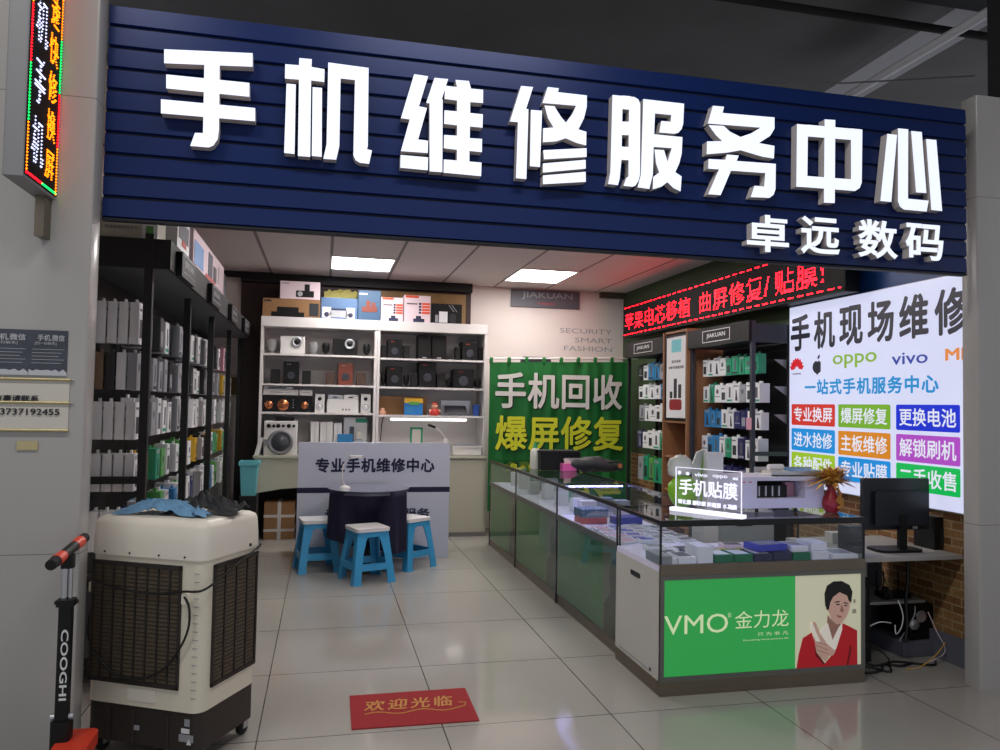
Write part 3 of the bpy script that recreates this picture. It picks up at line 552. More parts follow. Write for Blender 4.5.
# bottom bay left, on the worktop
x, wd, h = at(266, 299, 421, ZC); t = thing('mini_washing_machine', 'white machine with a round dark porthole door on the cream worktop', 'machine', (x, IY + .02, ZC + .001)); a = wd / 2
part('body', B(-a, a, -.1, .24, 0, h, 'white_paint'), t, .008)
m = MB().lathe([(a * .78, 0), (a * .78, -.02), (a * .62, -.028), (a * .6, -.012)], (0, -.1, h * .38), 'grey', 28, 'y').lathe([(a * .6, 0), (a * .4, -.03), (.001, -.036)], (0, -.104, h * .38), 'dark_glass', 24, 'y'); d = part('porthole_door', m, t)
part('handle', B(-a * .98, -a * .72, -.125, -.1, h * .3, h * .46, 'grey'), d)
m = MB()
for q, cx in enumerate((-.72, -.42, -.15, .15, .48, .78)): m.lathe([(.018 if q % 2 else .024, 0), (.018 if q % 2 else .022, -.01), (.001, -.012)], (cx * a, -.1, h * .86), 'black', 12, 'y')
part('control_knobs', m, t)
solo('electronic_box', B(-.1, .1, -.06, .06, 0, .045, 'black'), 'small black device lying on top of the porthole machine', 'device', (x + .04, IY + .02, ZC + h + .003), bevel=.004)
solo('leaning_folder', MB().add([(0, 0, 0), (.05, 0, 0), (.05, .03, 0), (0, .03, 0), (.05, 0, .2), (.1, 0, .2), (.1, .03, .2), (.05, .03, .2)], [(3, 2, 1, 0), (4, 5, 6, 7), (0, 1, 5, 4), (1, 2, 6, 5), (2, 3, 7, 6), (3, 0, 4, 7)], 'white_paint'), 'white leaning folder at the left end of the cream worktop', 'folder', (XA - .03, 9.06, ZC + .001))
for q, (p0, p1, yt) in enumerate(((312, 320.5, 421.5), (321.5, 334, 422), (335, 343, 423))):
    blk('router_box', p0, p1, yt, ZC, 'white_paint', ('white upright carton, leftmost of three behind the white front panel', 'white upright carton, middle of three behind the white front panel', 'white upright carton, rightmost of three behind the white front panel')[q], 'box', extra=lambda a, f, h: [('seam', B(-.002, .002, f - .002, f, 0, h, 'p_grey'))])
blk('label_printer', 345, 368.5, 417.5, ZC, 'white_paint', 'white machine with a green strip beside the white cartons', 'machine', dy=.2, extra=lambda a, f, h: [('green_strip', B(0, a, f - .003, f, h * .86, h * .97, 'p_green')), ('opening', B(-a * .5, -a * .1, f - .004, f, h * .2, h * .75, 'p_print')), ('paper_tray', B(0, a * .6, f - .05, f, h * .3, h * .42, 'silver')), ('paper', B(a * .1, a * .5, f - .055, f - .01, h * .43, h * .62, 'paper'))])
x, wd, h = at(339, 354, 434, ZC); solo('blue_carton', B(-wd / 2, wd / 2, -.05, .05, 0, h, 'p_blue'), 'small blue carton peeking over the white front panel', 'box', (x, IY - .02, ZC + .001))
# right cabinet
A, Bz, Cz = zr
def S(*a, **k): return satellite(*a, **k)
S(381, 386, 345, A, 'black', 'small black speaker at the left end of the top right shelf'); subwoofer(387, 401.5, 339.5, A, 'black', None, 'black subwoofer left of the twin tall speakers', lights='orange_print'); S(403.5, 409.5, 345.5, A, 'black', 'small black speaker between the left subwoofer and the tall pair')
for q, (p0, p1) in enumerate(((417.5, 431), (431.8, 446))):
    x, wd, h = at(p0, p1, 335 + q * .5, A); t = thing('tower_speaker', ('tall black tower speaker, left of the touching pair', 'tall black tower speaker, right of the touching pair')[q], 'speaker', (x, IY + .13, A + .001), group='twin tall black speakers'); a = wd / 2
    part('speaker_box', B(-a, a, -.1, .1, 0, h, 'black'), t, .006); part('grille', B(-a * .85, a * .85, -.105, -.1, h * .14, h * .95, 'black_matte'), t); part('control_panel', MB().box(-a * .3, a * .3, -.104, -.1, h * .04, h * .09, 'silver'), t)
S(455.5, 460.5, 347, A, 'black', 'small black speaker left of the far right subwoofer'); subwoofer(462, 477.5, 342, A, 'black', None, 'black subwoofer near the right end of the top right shelf', lights='orange_print'); S(478.5, 483.3, 348, A, 'black', 'small black speaker at the right end of the top right shelf')
S(381, 386.5, 373, Bz, 'black', 'round shouldered black speaker at the left of the second right shelf', 'oval'); subwoofer(387, 402.5, 366.5, Bz, 'black', None, 'black subwoofer on the left of the second right shelf', lights='orange_print'); S(403.8, 410, 373.5, Bz, 'black', 'oval black speaker right of the second shelf subwoofer', 'oval')
S(411.5, 418, 373, Bz, 'black', 'small black speaker left of the tall centre speaker stack'); subwoofer(419, 436, 362, Bz, 'black', None, 'tall black centre subwoofer with a red light on the second right shelf', lights='orange_print'); S(437, 445.5, 373.5, Bz, 'black', 'small black speaker right of the tall centre subwoofer')
S(447, 453, 377.5, Bz, 'black', 'oval black speaker left of the broad right subwoofer', 'oval'); subwoofer(454, 473.5, 369.5, Bz, 'black', None, 'broad black subwoofer on the right of the second right shelf', lights='orange_print'); S(475, 482.5, 379, Bz, 'black', 'oval black speaker at the right end of the second shelf', 'oval')
blk('brown_carton', 379.5, 429, 396.5, Cz, 'cardboard', 'long brown carton lying at the left of the third right shelf', 'carton', dy=.24, depth=.2, extra=lambda a, f, h: [('lid_seam', B(-a, a, f - .002, f, h * .8, h * .82, 'p_brown'))])
blk('toy_package', 405, 423.5, 398.5, Cz, 'screen_blue', 'blue package with yellow and green top in front of the brown carton', 'package', dy=.03, depth=.05, extra=lambda a, f, h: [('print', MB().box(-a, a, f - .003, f, h * .72, h, 'p_yellow').box(-a * .5, a * .6, f - .004, f - .003, h * .6, h * .8, 'p_lgreen').box(-a * .8, -a * .1, f - .004, f - .002, h * .1, h * .5, 'p_blue'))])
x, wd, h = at(430.5, 441, 402.5, Cz); t = thing('figurine', 'little red and pink seated figurine on the third right shelf', 'figurine', (x, IY + .05, Cz + .001)); a = wd / 2
part('torso', MB().lathe([(a * .8, 0), (a, h * .2), (a * .6, h * .5)], (0, 0, 0), 'fig_red', 14), t); part('head', MB().ball((0, 0, h * .68), a * .62, a * .6, h * .24, 'fig_skin'), t); part('hat', MB().ball((0, 0, h * .86), a * .6, a * .5, h * .14, 'fig_red'), t)
for s in (-1, 1): part('arm', MB().ball((s * a * .85, -.01, h * .35), a * .28, a * .3, h * .14, 'fig_skin'), t)
x, wd, h = at(386, 388, 404, Cz); 
x, wd, h = at(380, 387, 408, Cz); solo('small_doll', MB().lathe([(wd * .4, 0), (wd * .5, h * .4), (wd * .25, h * .7), (wd * .35, h * .85), (.004, h)], (0, 0, 0), 'fig_skin', 12), 'tiny tan doll at the left end of the third right shelf', 'figurine', (x, IY + .03, Cz + .001))
blk('laptop_carton', 443.5, 474, 400.5, Cz, 'silver', 'flat pale carton standing behind the dark tablet', 'carton', dy=.24, depth=.1)
a_, b_ = PY(445, 405, IY), PY(468, 414, IY); m = MB().add([(-.13, .0, .02), (.16, -.0, .0), (.16, .012, .0), (-.13, .012, .02), (-.13, .08, .12), (.13, .08, .12), (.13, .092, .12), (-.13, .092, .12)], [(3, 2, 1, 0), (4, 5, 6, 7), (0, 1, 5, 4), (1, 2, 6, 5), (2, 3, 7, 6), (3, 0, 4, 7)], 'rack_grey'); solo('tablet', m, 'dark grey tablet leaning on the pale carton', 'tablet', ((a_.x + b_.x) / 2, IY + .05, Cz + .002))
x, wd, h = at(474, 481, 405, Cz); solo('cup', MB().lathe([(wd * .42, 0), (wd * .5, h * .95), (wd * .5, h), (wd * .44, h), (wd * .38, .01)], (0, 0, 0), 'cup_blue', 16), 'blue cup at the right end of the third right shelf', 'cup', (x, IY + .06, Cz + .001))
# light tube under the third shelf
a_ = lx(391, 417, CY); b_ = lx(467, 417, CY); t = thing('light_tube', 'glowing white light tube fixed under the third shelf', 'light', (0, 0, 0)); zt = Cz - .022
part('tube', MB().cyl((a_, CY + .05, zt - .028), (b_, CY + .05, zt - .028), .014, 'tube_white', n=10), t); part('batten', B(a_ - .02, b_ + .02, CY + .04, CY + .06, zt - .016, zt - .001, 'white_paint'), t)
# bottom bay items
x, wd, h = at(411.5, 424, 427.5, ZC); t = thing('green_stand', 'green framed payment stand on the lit worktop', 'sign stand', (x, IY + .02, ZC + .001)); a = wd / 2; f = a * .3
part('frame', MB().box(-a, a, -.008, .008, h * .25, h * .25 + f, 'p_green').box(-a, a, -.008, .008, h - f, h, 'p_green').box(-a, -a + f, -.008, .008, h * .25, h, 'p_green').box(a - f, a, -.008, .008, h * .25, h, 'p_green'), t); part('card', B(-a + f, a - f, -.004, .006, h * .25 + f, h - f, 'paper'), t); part('foot', B(-a, a, -.03, .04, 0, h * .25, 'p_green'), t)
t = thing('desk_lamp', 'white desk lamp with an angled arm on the lit worktop', 'lamp', (lx(447, 440, IY), IY + .1, ZC + .001)); k = 1 / 79.
part('base', MB().lathe([(.07, 0), (.07, .02), (.03, .05), (.035, .16), (.02, .2)], (0, 0, 0), 'white_paint', 18), t); part('arm', MB().tube([(0, 0, .18), (-.06, 0, .27), (-.17, 0, .36)], .011, 'white_paint'), t); part('lamp_head', MB().tube([(-.22, -.02, .36), (-.13, 0, .33)], .016, 'rack_black', 8), t)
x, wd, h = at(454.5, 481.5, 446, ZC); t = thing('plastic_basket', 'white plastic basket on the right end of the worktop', 'basket', (x, IY + .06, ZC + .001)); a = wd / 2
m = MB().box(-a, a, -.12, -.11, 0, h, 'white_paint').box(-a, a, .11, .12, 0, h, 'white_paint').box(-a, -a + .01, -.11, .11, 0, h, 'white_paint').box(a - .01, a, -.11, .11, 0, h, 'white_paint').box(-a, a, -.12, .12, 0, .008, 'white_paint'); part('basket', m, t); part('rim', MB().box(-a - .01, a + .01, -.13, -.118, h - .015, h, 'shelf_white').box(-a - .01, a + .01, .118, .13, h - .015, h, 'shelf_white'), t)
solo('heat_gun_tool', MB().rbox(-.13, .13, -.08, .08, 0, .05, .02, 'p_print').rbox(-.10, .12, -.07, .07, .05, .09, .02, 'black').box(-.14, .14, -.03, .03, .092, .115, 'silver'), 'dark repair device resting in the white basket', 'device', (x, IY + .06, ZC + .02))
solo('bottle', MB().lathe([(.025, 0), (.025, .07), (.01, .09), (.01, .11)], (0, 0, 0), 'p_green', 12), 'tiny green bottle beside the lamp base', 'bottle', (lx(441, 450, IY), IY, ZC + .001))
solo('tool_box', B(-.07, .07, -.05, .05, 0, .07, 'fig_red'), 'small red tool box right of the green stand', 'box', (lx(429, 450, IY), IY + .03, ZC + .001), bevel=.004)
# wall wire in the lit bay
solo('wire', MB().tube([(lx(381, 440, 9.3), 9.4, ZC + .15), (lx(382, 432, 9.3), 9.42, ZC + .33), (lx(385, 421, 9.3), 9.45, ZC + .5)], .006, 'cable_black'), 'black wire curving up in the left corner of the lit bay', 'wire')

# ---- cartons on top of the cabinets
TY = CY + .03
def carton(px0, px1, y0, z, body, label, extra=None, depth=.3, dy=0, name='carton'):
    a = PY(px0, 310, TY + dy); b = PY(px1, 310, TY + dy); h = PY((px0 + px1) / 2, y0, TY + dy).z - z; wd = (b.x - a.x) / 2
    t = thing(name, label, 'carton', ((a.x + b.x) / 2, TY + dy, z + .001)); part('carton', B(-wd, wd, 0, depth, 0, h, body), t, .004)
    if extra:
        m = MB(); extra(m, wd, h); part('print', m, t)
    return t, h
def fr(m, x0, x1, z0, z1, c, k=0): m.box(x0, x1, -.003 - .001 * k, 0, z0, z1, c)
def e1(m, a, h): fr(m, -a * .7, a * .45, .0, h * .28, 'black'); fr(m, -a * .5, a * .25, h * .28, h * .55, 'black', 1); fr(m, a * .62, a * .95, .02, h * .8, 'p_darkprint'); fr(m, -a * .95, -a * .7, h * .82, h * .9, 'p_darkprint')
_, h = carton(262.5, 320, 299, ZT, 'cardboard', 'brown printed carton at the left end on top of the white cabinets', e1)
def e2(m, a, h): fr(m, -a * .2, a * .7, h * .12, h * .48, 'black'); fr(m, a * .22, a * .48, h * .48, h * .85, 'black', 1); m.lathe([(.03, 0), (.001, -.002)], (0, -.0045, h * .3), 'silver', 14, 'y'); fr(m, -a * .9, -a * .55, h * .84, h * .9, 'p_grey')
carton(279.5, 319.5, 281.5, ZT + h + .002, 'pinkwhite', 'pale pink carton with speaker picture, stacked on the brown carton', e2)
def e3(m, a, h):
    fr(m, -a * .5, a * .45, h * .08, h * .4, 'silver'); fr(m, -a * .45, a * .4, h * .42, h * .5, 'navy_print')
    for s in (-.68, .62): fr(m, s * a - .05, s * a + .05, h * .05, h * .55, 'p_white'); m.lathe([(.03, 0), (.001, -.002)], (s * a, -.004, h * .2), 'navy_print', 12, 'y')
carton(320.8, 357.5, 298, ZT, 'box_blueprint', 'blue carton showing a stereo set on top of the cabinets', e3)
def e4(m, a, h): fr(m, -a * .65, a * .7, h * .28, h * .45, 'brown_print'); fr(m, -a * .3, a * .1, h * .28, h * .65, 'brown_print', 1); fr(m, a * .2, a * .55, h * .28, h * .6, 'brown_print', 1); fr(m, -a * .9, -a * .2, h * .85, h * .9, 'p_white')
carton(358, 380.5, 290.5, ZT, 'box_steelblue', 'taller blue carton with brown speaker picture', e4)
def e5(m, a, h):
    fr(m, -a * .9, a * .1, h * .9, h * .99, 'orange_print'); fr(m, -a * .8, a * .0, h * .66, h * .7, 'p_darkprint')
    for q in range(4): fr(m, a * .35, a * .95, h * (.32 + .11 * q), h * (.40 + .11 * q), 'orange_print'); fr(m, a * .12, a * .3, h * (.32 + .11 * q), h * (.40 + .11 * q), 'navy_print')
    fr(m, -a * .3, a * .55, .0, h * .14, 'navy_print'); fr(m, -a * .1, a * .3, h * .14, h * .24, 'navy_print')
carton(381, 403.3, 297.5, ZT, 'pinkwhite', 'left of the two white cartons with orange stripes', e5)
carton(404, 430.5, 295.5, ZT, 'pinkwhite', 'right of the two white cartons with orange stripes', e5)
def e6(m, a, h): fr(m, -a * .5, a * .05, .01, h * .6, 'p_white'); fr(m, -a * .75, -a * .55, h * .05, h * .42, 'p_grey'); fr(m, a * .2, a * .6, h * .05, h * .5, 'p_darkprint'); [m.prism([(a * (.1 + .2 * q), h * .95), (a * (.16 + .2 * q), h * .95), (a * (.5 + .2 * q), h * .6), (a * (.46 + .2 * q), h * .6)], 'y', -.003, 0, 'p_grey') for q in range(2)]
carton(431.5, 462, 304, ZT, 'black', 'black carton showing a white speaker, rightmost on the cabinets', e6)
mb = MB(); n = 14
vs = []; fs = []
for i in range(n):
    for j in range(7): vs.append((-.2 + .4 * i / (n - 1), .12 * j / 6, .30 + .11 * math.sin(PI * j / 6) * (1 - .25 * abs(i / 6.5 - 1)) + random.uniform(-.018, .018)))
for i in range(n - 1):
    for j in range(6): fs.append((i * 7 + j, i * 7 + j + 1, (i + 1) * 7 + j + 1, (i + 1) * 7 + j))
mb.add(vs, fs, 'yellow_plastic', False); mb.box(-.18, .18, .01, .11, .0, .31, 'yellow_plastic')
solo('plastic_wrapped_bundle', mb, 'bundle wrapped in shiny yellow plastic behind the blue cartons', 'bundle', (lx(341, 292, TY + .33), TY + .34, ZT + .001))
solo('leaning_board', B(lx(380, 300, 9.52), lx(466.5, 300, 9.52), 9.56, 9.59, ZT, ZT + .42, 'osb'), 'bare tan board standing behind the cartons on top of the cabinets', 'board')

# ================================================================== WHITE FRONT PANEL (work counter), TABLE, STOOLS
FX0, FX1, FP = -.235, 1.28, 7.83
t = thing('work_counter', 'white repair counter with navy stripe and navy writing on its front', 'counter', (0, 0, 0))
part('front_panel', B(FX0, FX1, FP, FP + .03, 0, 1.17, 'panel_white'), t, .003)
part('stripe', B(FX0 - .002, FX1 + .002, FP - .003, FP, .67, .722, 'navy'), t)
part('side_panel', B(FX0, FX0 + .03, FP + .03, FP + .55, 0, .8, 'panel_white'), t); part('side_panel', B(FX1 - .03, FX1, FP + .03, FP + .55, 0, .8, 'panel_white'), t); part('worktop', B(FX0, FX1, FP + .03, FP + .58, .8, .83, 'panel_white'), t)
a, b = PY(315.5, 464, FP), PY(434.5, 464, FP); zt, zb = PY(375, 458, FP).z, PY(375, 472.5, FP).z
part('writing', fit(MB(), '专业手机维修中心', 'y', FP - .004, a.x, b.x, zb, zt, 'navy', bold=.035, spacing=1.08), t)
a, b = PY(325, 513, FP), PY(429.5, 513, FP); part('writing', fit(MB(), '诚信 · 快捷 · 服务', 'y', FP - .004, a.x, b.x, PY(400, 518.5, FP).z, PY(400, 508, FP).z, 'navy', bold=.02), t)
# round table
TX, TYY, TR, TZ = .435, 7.385, .385, .76
t = thing('round_table', 'small round table under a dark navy cloth before the white counter', 'table', (TX, TYY, 0))
part('tabletop', MB().cyl((0, 0, TZ - .03), (0, 0, TZ - .004), TR - .012, 'table_top', n=48), t); part('pedestal', MB().cyl((0, 0, .02), (0, 0, TZ - .03), .04, 'rack_grey', n=16), t); part('foot', MB().lathe([(.14, 0), (.14, .02), (.05, .045)], (0, 0, 0), 'rack_grey', 24), t)
n = 96; prof = [(TR - .01, TZ), (TR + .004, TZ - .006), (TR + .006, TZ - .04)]; vs = []
rows = 12
STOOLS = ((.405, 6.95, math.radians(19)), (-.03, 7.46, math.radians(10)), (.83, 7.47, math.radians(38)))
def under(x, y):
    for sx, sy, rz in STOOLS:
        dx, dy = x - sx, y - sy; a_, b_ = dx * math.cos(rz) + dy * math.sin(rz), -dx * math.sin(rz) + dy * math.cos(rz)
        if abs(a_) < .215 and abs(b_) < .215: return True
rlim = []
for k in range(n):
    r = TR + .05; th = 2 * PI * k / n
    while r > .1 and under(TX + r * math.cos(th), TYY + r * math.sin(th)): r -= .01
    rlim.append(r)
rlim = [min(rlim[k - 1], rlim[k], rlim[(k + 1) % n]) for k in range(n)]
for i in range(rows):
    for k in range(n):
        th = 2 * PI * k / n; f = i / (rows - 1)
        hang = .47 + .05 * math.sin(3 * th + .6) + .14 * max(0, math.cos(th + .75)) ** 6
        z = TZ - .004 - hang * max(0, (i - 1)) / (rows - 2) if i else TZ - .002
        amp_ = .028 * f; r = TR + (.0 if i == 0 else .006) + amp_ * (math.sin(11 * th) + .5 * math.sin(17 * th + 1)) + .012 * f; s_ = min(1, f / .45); r = r * (1 - s_) + min(r, rlim[k]) * s_
        vs.append((r * math.cos(th), r * math.sin(th), z))
fs = [(i * n + k, i * n + (k + 1) % n, (i + 1) * n + (k + 1) % n, (i + 1) * n + k) for i in range(rows - 1) for k in range(n)]
cl = MB().add(vs, fs, 'cloth_navy', True); solo('tablecloth', cl, 'dark navy cloth hanging in folds around the round table', 'tablecloth', (TX, TYY, 0))
solo('glass_table_top', MB().cyl((0, 0, 0), (0, 0, .008), TR - .004, 'table_top', n=56), 'grey reflective round sheet on top of the navy tablecloth', 'table top', (TX, TYY, TZ + .001))
t = thing('small_table_lamp', 'small white lamp with a thin stem on the round table', 'lamp', (lx(345, 482, 7.3), 7.3, TZ + .010))
part('base', MB().lathe([(.055, 0), (.05, .012), (.012, .03)], (0, 0, 0), 'white_paint', 18, sy=.7), t); part('stem', MB().tube([(0, 0, .02), (-.03, 0, .1), (-.02, .01, .22), (.06, .02, .29)], .006, 'white_paint'), t); part('lamp_head', MB().rbox(.03, .16, -.03, .04, .285, .305, .02, 'white_paint'), t)
# stools
def stool(x, y, rz, label):
    H = .475; t = thing('plastic_stool', label, 'stool', (x, y, 0), rz, group='blue plastic stools round the table'); s0, s1 = .135, .185
    part('seat', MB().rbox(-.158, .158, -.158, .158, H - .03, H, .035, 'stool_white'), t, .004)
    part('apron', MB().rbox(-.15, .15, -.15, .15, H - .075, H - .031, .03, 'stool_blue'), t)
    for sx, sy in ((-1, -1), (1, -1), (1, 1), (-1, 1)):
        def L(z, wq): # L-shaped leg section
            c = s0 + (s1 - s0) * (1 - z / (H - .05)); o = c * 1.06; return [(sx * o, sy * o, z), (sx * (o - wq), sy * o, z), (sx * (o - wq), sy * (o - .012), z), (sx * (o - .012), sy * (o - .012), z), (sx * (o - .012), sy * (o - wq), z), (sx * o, sy * (o - wq), z)]
        m = MB(); zs = [(0, .075), (.05, .068), (.25, .066), (.38, .085), (.43, .125)]; vs = []
        for z, q in zs: vs += L(z, q)
        fs = [(i * 6 + k, i * 6 + (k + 1) % 6, (i + 1) * 6 + (k + 1) % 6, (i + 1) * 6 + k) for i in range(len(zs) - 1) for k in range(6)] + [tuple(range(6))[::-1]]
        m.add(vs, fs, 'stool_blue', False)
        part('leg', m, t)
    for q in range(4):
        m = MB(); m.T = Matrix.Rotation(q * PI / 2, 4, 'Z'); o = (s0 + (s1 - s0) * (1 - .15 / .425)) * 1.06
        pts = [(-o + .03, .115), (o - .03, .115), (o - .03, .10)] ; m.prism([(-o + .02, .175), (o - .02, .175), (o - .01, .09), (o - .05, .115), (-o + .05, .115), (-o + .01, .09)], 'y', -o + .002, -o + .013, 'stool_blue'); part('rail', m, t)
    return t
stool(*STOOLS[0], 'blue plastic stool with white seat, nearest to the entrance')
stool(*STOOLS[1], 'blue plastic stool with white seat, left of the round table')
stool(*STOOLS[2], 'blue plastic stool with white seat, right of the round table')
# door mat
t = thing('welcome_mat', 'flat red mat with gold writing on the tiled floor', 'mat', (0, 0, 0))
C4 = [PZ(349.5, 696, .004), PZ(465, 688, .004), PZ(479.5, 720.5, .004), PZ(351.5, 729.5, .004)]
part('mat', MB().prism([(p.x, p.y) for p in C4], 'z', 0.0005, .006, 'mat_red'), t)
mb = fit(MB(), '欢迎光临', 'z', .0068, .245, .70, 3.99, 4.13, 'mat_gold', bold=.02, spacing=1.25, shear=.02)
mb.tube([(.24 + i * .033, 3.955 + .018 * math.sin(i * .9) , .0066) for i in range(16)] + [(.755, 3.98, .0066), (.765, 4.02, .0066), (.73, 4.03, .0066)], .0035, 'mat_gold', 5)
part('writing', mb, t)

# ================================================================== GREEN CURTAIN AND BACK WALL WRITING
KY = 9.0
t = thing('green_curtain', 'green cloth curtain with large white and yellow writing, hung from a rod', 'curtain', (0, 0, 0))
a, b = PY(487, 358.5, KY), PY(638, 358.5, KY); kx0, kx1 = PY(489, 400, KY).x, PY(631, 400, KY).x
def rz(x): return a.z + (b.z - a.z) * (x - a.x) / (b.x - a.x)
part('rod', MB().cyl(a, b, .011, 'white_paint', n=10), t)
n = 120; vs = []; rows = 14
def fold(x, f): return KY - .012 + f * (.018 * math.sin(x * 23) + .011 * math.sin(x * 41 + 1) + .008 * math.sin(x * 9)) + .012
for i in range(rows):
    f = i / (rows - 1)
    for k in range(n):
        x = kx0 + (kx1 - kx0) * k / (n - 1); zt = rz(x) - .045; vs.append((x, fold(x, .35 + .65 * f), zt + (.3 - zt) * f))
part('cloth', MB().add(vs, [(i * n + k, i * n + k + 1, (i + 1) * n + k + 1, (i + 1) * n + k) for i in range(rows - 1) for k in range(n - 1)], 'curtain_green', True), t)
for q in range(9):
    x = kx0 + .02 + q * (kx1 - kx0 - .06) / 8; z = rz(x); part('tab', MB().rbox(x - .02, x + .02, KY - .014, KY + .014, z - .06, z + .014, .004, 'curtain_green', axis='x'), t)
def cw(s, x0, x1, ya, yb, m, yp=.028):
    p0, p1 = PY(x0, (ya + yb) / 2, KY - .03), PY(x1, (ya + yb) / 2, KY - .03); zt, zb = PY((x0 + x1) / 2, ya, KY).z, PY((x0 + x1) / 2, yb, KY).z
    def put(d, dd, mm):
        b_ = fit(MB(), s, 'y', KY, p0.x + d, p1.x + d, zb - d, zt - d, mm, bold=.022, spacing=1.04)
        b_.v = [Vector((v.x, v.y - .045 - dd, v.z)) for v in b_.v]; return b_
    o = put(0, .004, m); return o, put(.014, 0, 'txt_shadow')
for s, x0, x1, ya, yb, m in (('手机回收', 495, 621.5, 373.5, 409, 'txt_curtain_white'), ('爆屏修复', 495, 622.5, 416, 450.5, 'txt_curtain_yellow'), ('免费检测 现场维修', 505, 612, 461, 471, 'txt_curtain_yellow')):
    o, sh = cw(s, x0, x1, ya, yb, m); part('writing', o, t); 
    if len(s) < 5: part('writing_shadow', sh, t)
a, b = PY(511, 289, 9.645), PY(579, 309, 9.645); c = PY(545, 291, 9.645).z
t = thing('wall_logo_plate', 'dark grey plate with faint lettering high on the back wall', 'sign', (0, 0, 0))
part('plate', B(a.x, b.x, 9.62, 9.648, PY(545, 308, 9.645).z, min(3.095, a.z), 'p_print'), t); zz = PY(545, 308, 9.645).z
mb = fit(MB(), 'JIAKUAN', 'y', 9.617, a.x + .14, b.x - .1, zz + .10, zz + .20, 'p_grey', bold=.01); fit(mb, '佳宽数码', 'y', 9.617, a.x + .35, b.x - .35, zz + .04, zz + .065, 'fig_red'); part('writing', mb, t)
t = thing('wall_slogan', 'thin square lettering in three lines on the pinkish back wall', 'sign', (0, 0, 0))
for s, x0, x1, y in (('SECURITY', 560, 612, 331.5), ('SMART', 575, 612, 340.5), ('FASHION', 564, 612, 349)):
    p0, p1 = PY(x0, y - 2.3, 9.645), PY(x1, y + 2.3, 9.645); part('writing', fit(MB(), s, 'y', 9.645, p0.x, p1.x, PY(590, y + 2.4, 9.645).z, PY(590, y - 2.4, 9.645).z, 'p_grey', bold=-.006), t)
p = PY(536, 360, 9.6); solo('wall_plaque', MB().rbox(-.2, .2, -.02, .03, -.35, .04, .039, 'p_darkprint', axis='y'), 'dark rounded panel showing above the curtain rod', 'panel', (p.x, 9.61, p.z))
# ================================================================== GLASS COUNTERS
CT = .95; DK = .70; LX = 1.84; LD = .58
b0, b1, b2, b3 = 8.45, PZ(514.8, 567.4, 0).y, 5.915, 4.57
def frame_rect(m, u0, u1, z0, z1, t, fn): fn(m, u0, u1, z0, z0 + t); fn(m, u0, u1, z1 - t, z1); fn(m, u0, u0 + t, z0 + t, z1 - t); fn(m, u1 - t, u1, z0 + t, z1 - t)
def longcase(y0, y1, label, lights, word, glass):
    t = thing('glass_counter', label, 'display counter', (0, 0, 0), group='glass display counters in a row'); x0, x1 = LX, LX + LD; g = .004; y0 += g; y1 -= g
    part('plinth', B(x0 + .008, x1 - .01, y0, y1, 0, .075, 'steel'), t)
    part('carcass', MB().box(x0 + .02, x1, y0, y0 + .015, .075, DK - .03, 'panel_case').box(x0 + .02, x1, y1 - .015, y1, .075, DK - .03, 'panel_case').box(x1 - .015, x1, y0, y1, .075, DK - .03, 'panel_case'), t)
    L = y1 - y0; m = B(x0 + .012, x0 + .016, y0 + .015, y1 - .015, .085, DK - .035, 'green_dull')
    m.box(x0 + .010, x0 + .012, y0 + .02, y0 + L * .24, .09, DK - .04, 'poster_grey')
    P = [(y0 + .02, .09), (y0 + L * .22, .09), (y0 + L * .21, .27), (y0 + L * .13, .36), (y0 + L * .15, .46), (y0 + L * .12, .56), (y0 + L * .06, .6), (y0 + .02, .56)]
    m.prism(P, 'x', x0 + .008, x0 + .010, 'poster_dark'); part('poster', m, t)
    if word: part('poster_writing', fit(MB(), 'VMO金力龙', 'x', x0 + .0105, y1 - L * .10, y0 + L * .32, .36, .45, 'logo_faint'), t)
    part('front_pane', B(x0 + .001, x0 + .005, y0 + .004, y1 - .004, .08, DK - .03, glass), t)
    part('deck', B(x0 + .01, x1, y0, y1, DK - .03, DK, 'deck_white'), t); part('front_rail', B(x0 - .002, x0 + .012, y0, y1, DK - .035, DK + .006, 'trim_grey'), t)
    part('glass_front', B(x0, x0 + .005, y0 + .006, y1 - .006, DK + .006, CT - .012, 'glass_dirty' if lights else 'glass_front'), t)
    part('glass_back', B(x1 - .006, x1 - .001, y0 + .006, y1 - .006, DK, CT - .012, 'glass'), t)
    part('glass_divider', B(x0 + .006, x1 - .008, y1 - .006, y1 - .002, DK, CT - .012, 'glass_dirty'), t)
    part('glass_top', B(x0 + .01, x1 - .01, y0, y1, CT - .010, CT, 'glass_top'), t)
    m = MB().box(x0 - .006, x0 - .0005, y0 - g, y1 + g, CT - .024, CT - .014, 'edge_dark').box(x0 - .006, x0 + .014, y0 - g, y1 + g, CT - .014, CT + .001, 'edge_dark').box(x1 - .010, x1 + .004, y0, y1, CT - .014, CT + .001, 'edge_dark'); part('top_edge', m, t)
    part('corner_post', MB().box(x0 - .003, x0 + .006, y0 - .003, y0 + .006, .0, CT - .014, 'edge_dark'), t); part('corner_post', MB().box(x0 - .003, x0 + .006, y1 - .006, y1 + .002, .0, CT - .014, 'edge_dark'), t)
    if lights:
        part('light_strip', MB().box(x0 + .03, x1 - .03, y1 - .03, y1 - .015, CT - .028, CT - .018, 'led_white'), t)
        part('light_strip', MB().box(x0 + .008, x0 + .014, y0 + .03, y1 - .05, CT - .022, CT - .015, 'led_white'), t)
    return t
longcase(b1, b0, 'glass counter with dull green front, furthest from the entrance', False, False, 'glass_front')
longcase(b2, b1, 'glass counter with dull green front, middle one of the row', False, False, 'glass_front')
longcase(b3, b2, 'lit glass counter full of boxes, joined to the corner counter', True, True, 'glass_front')
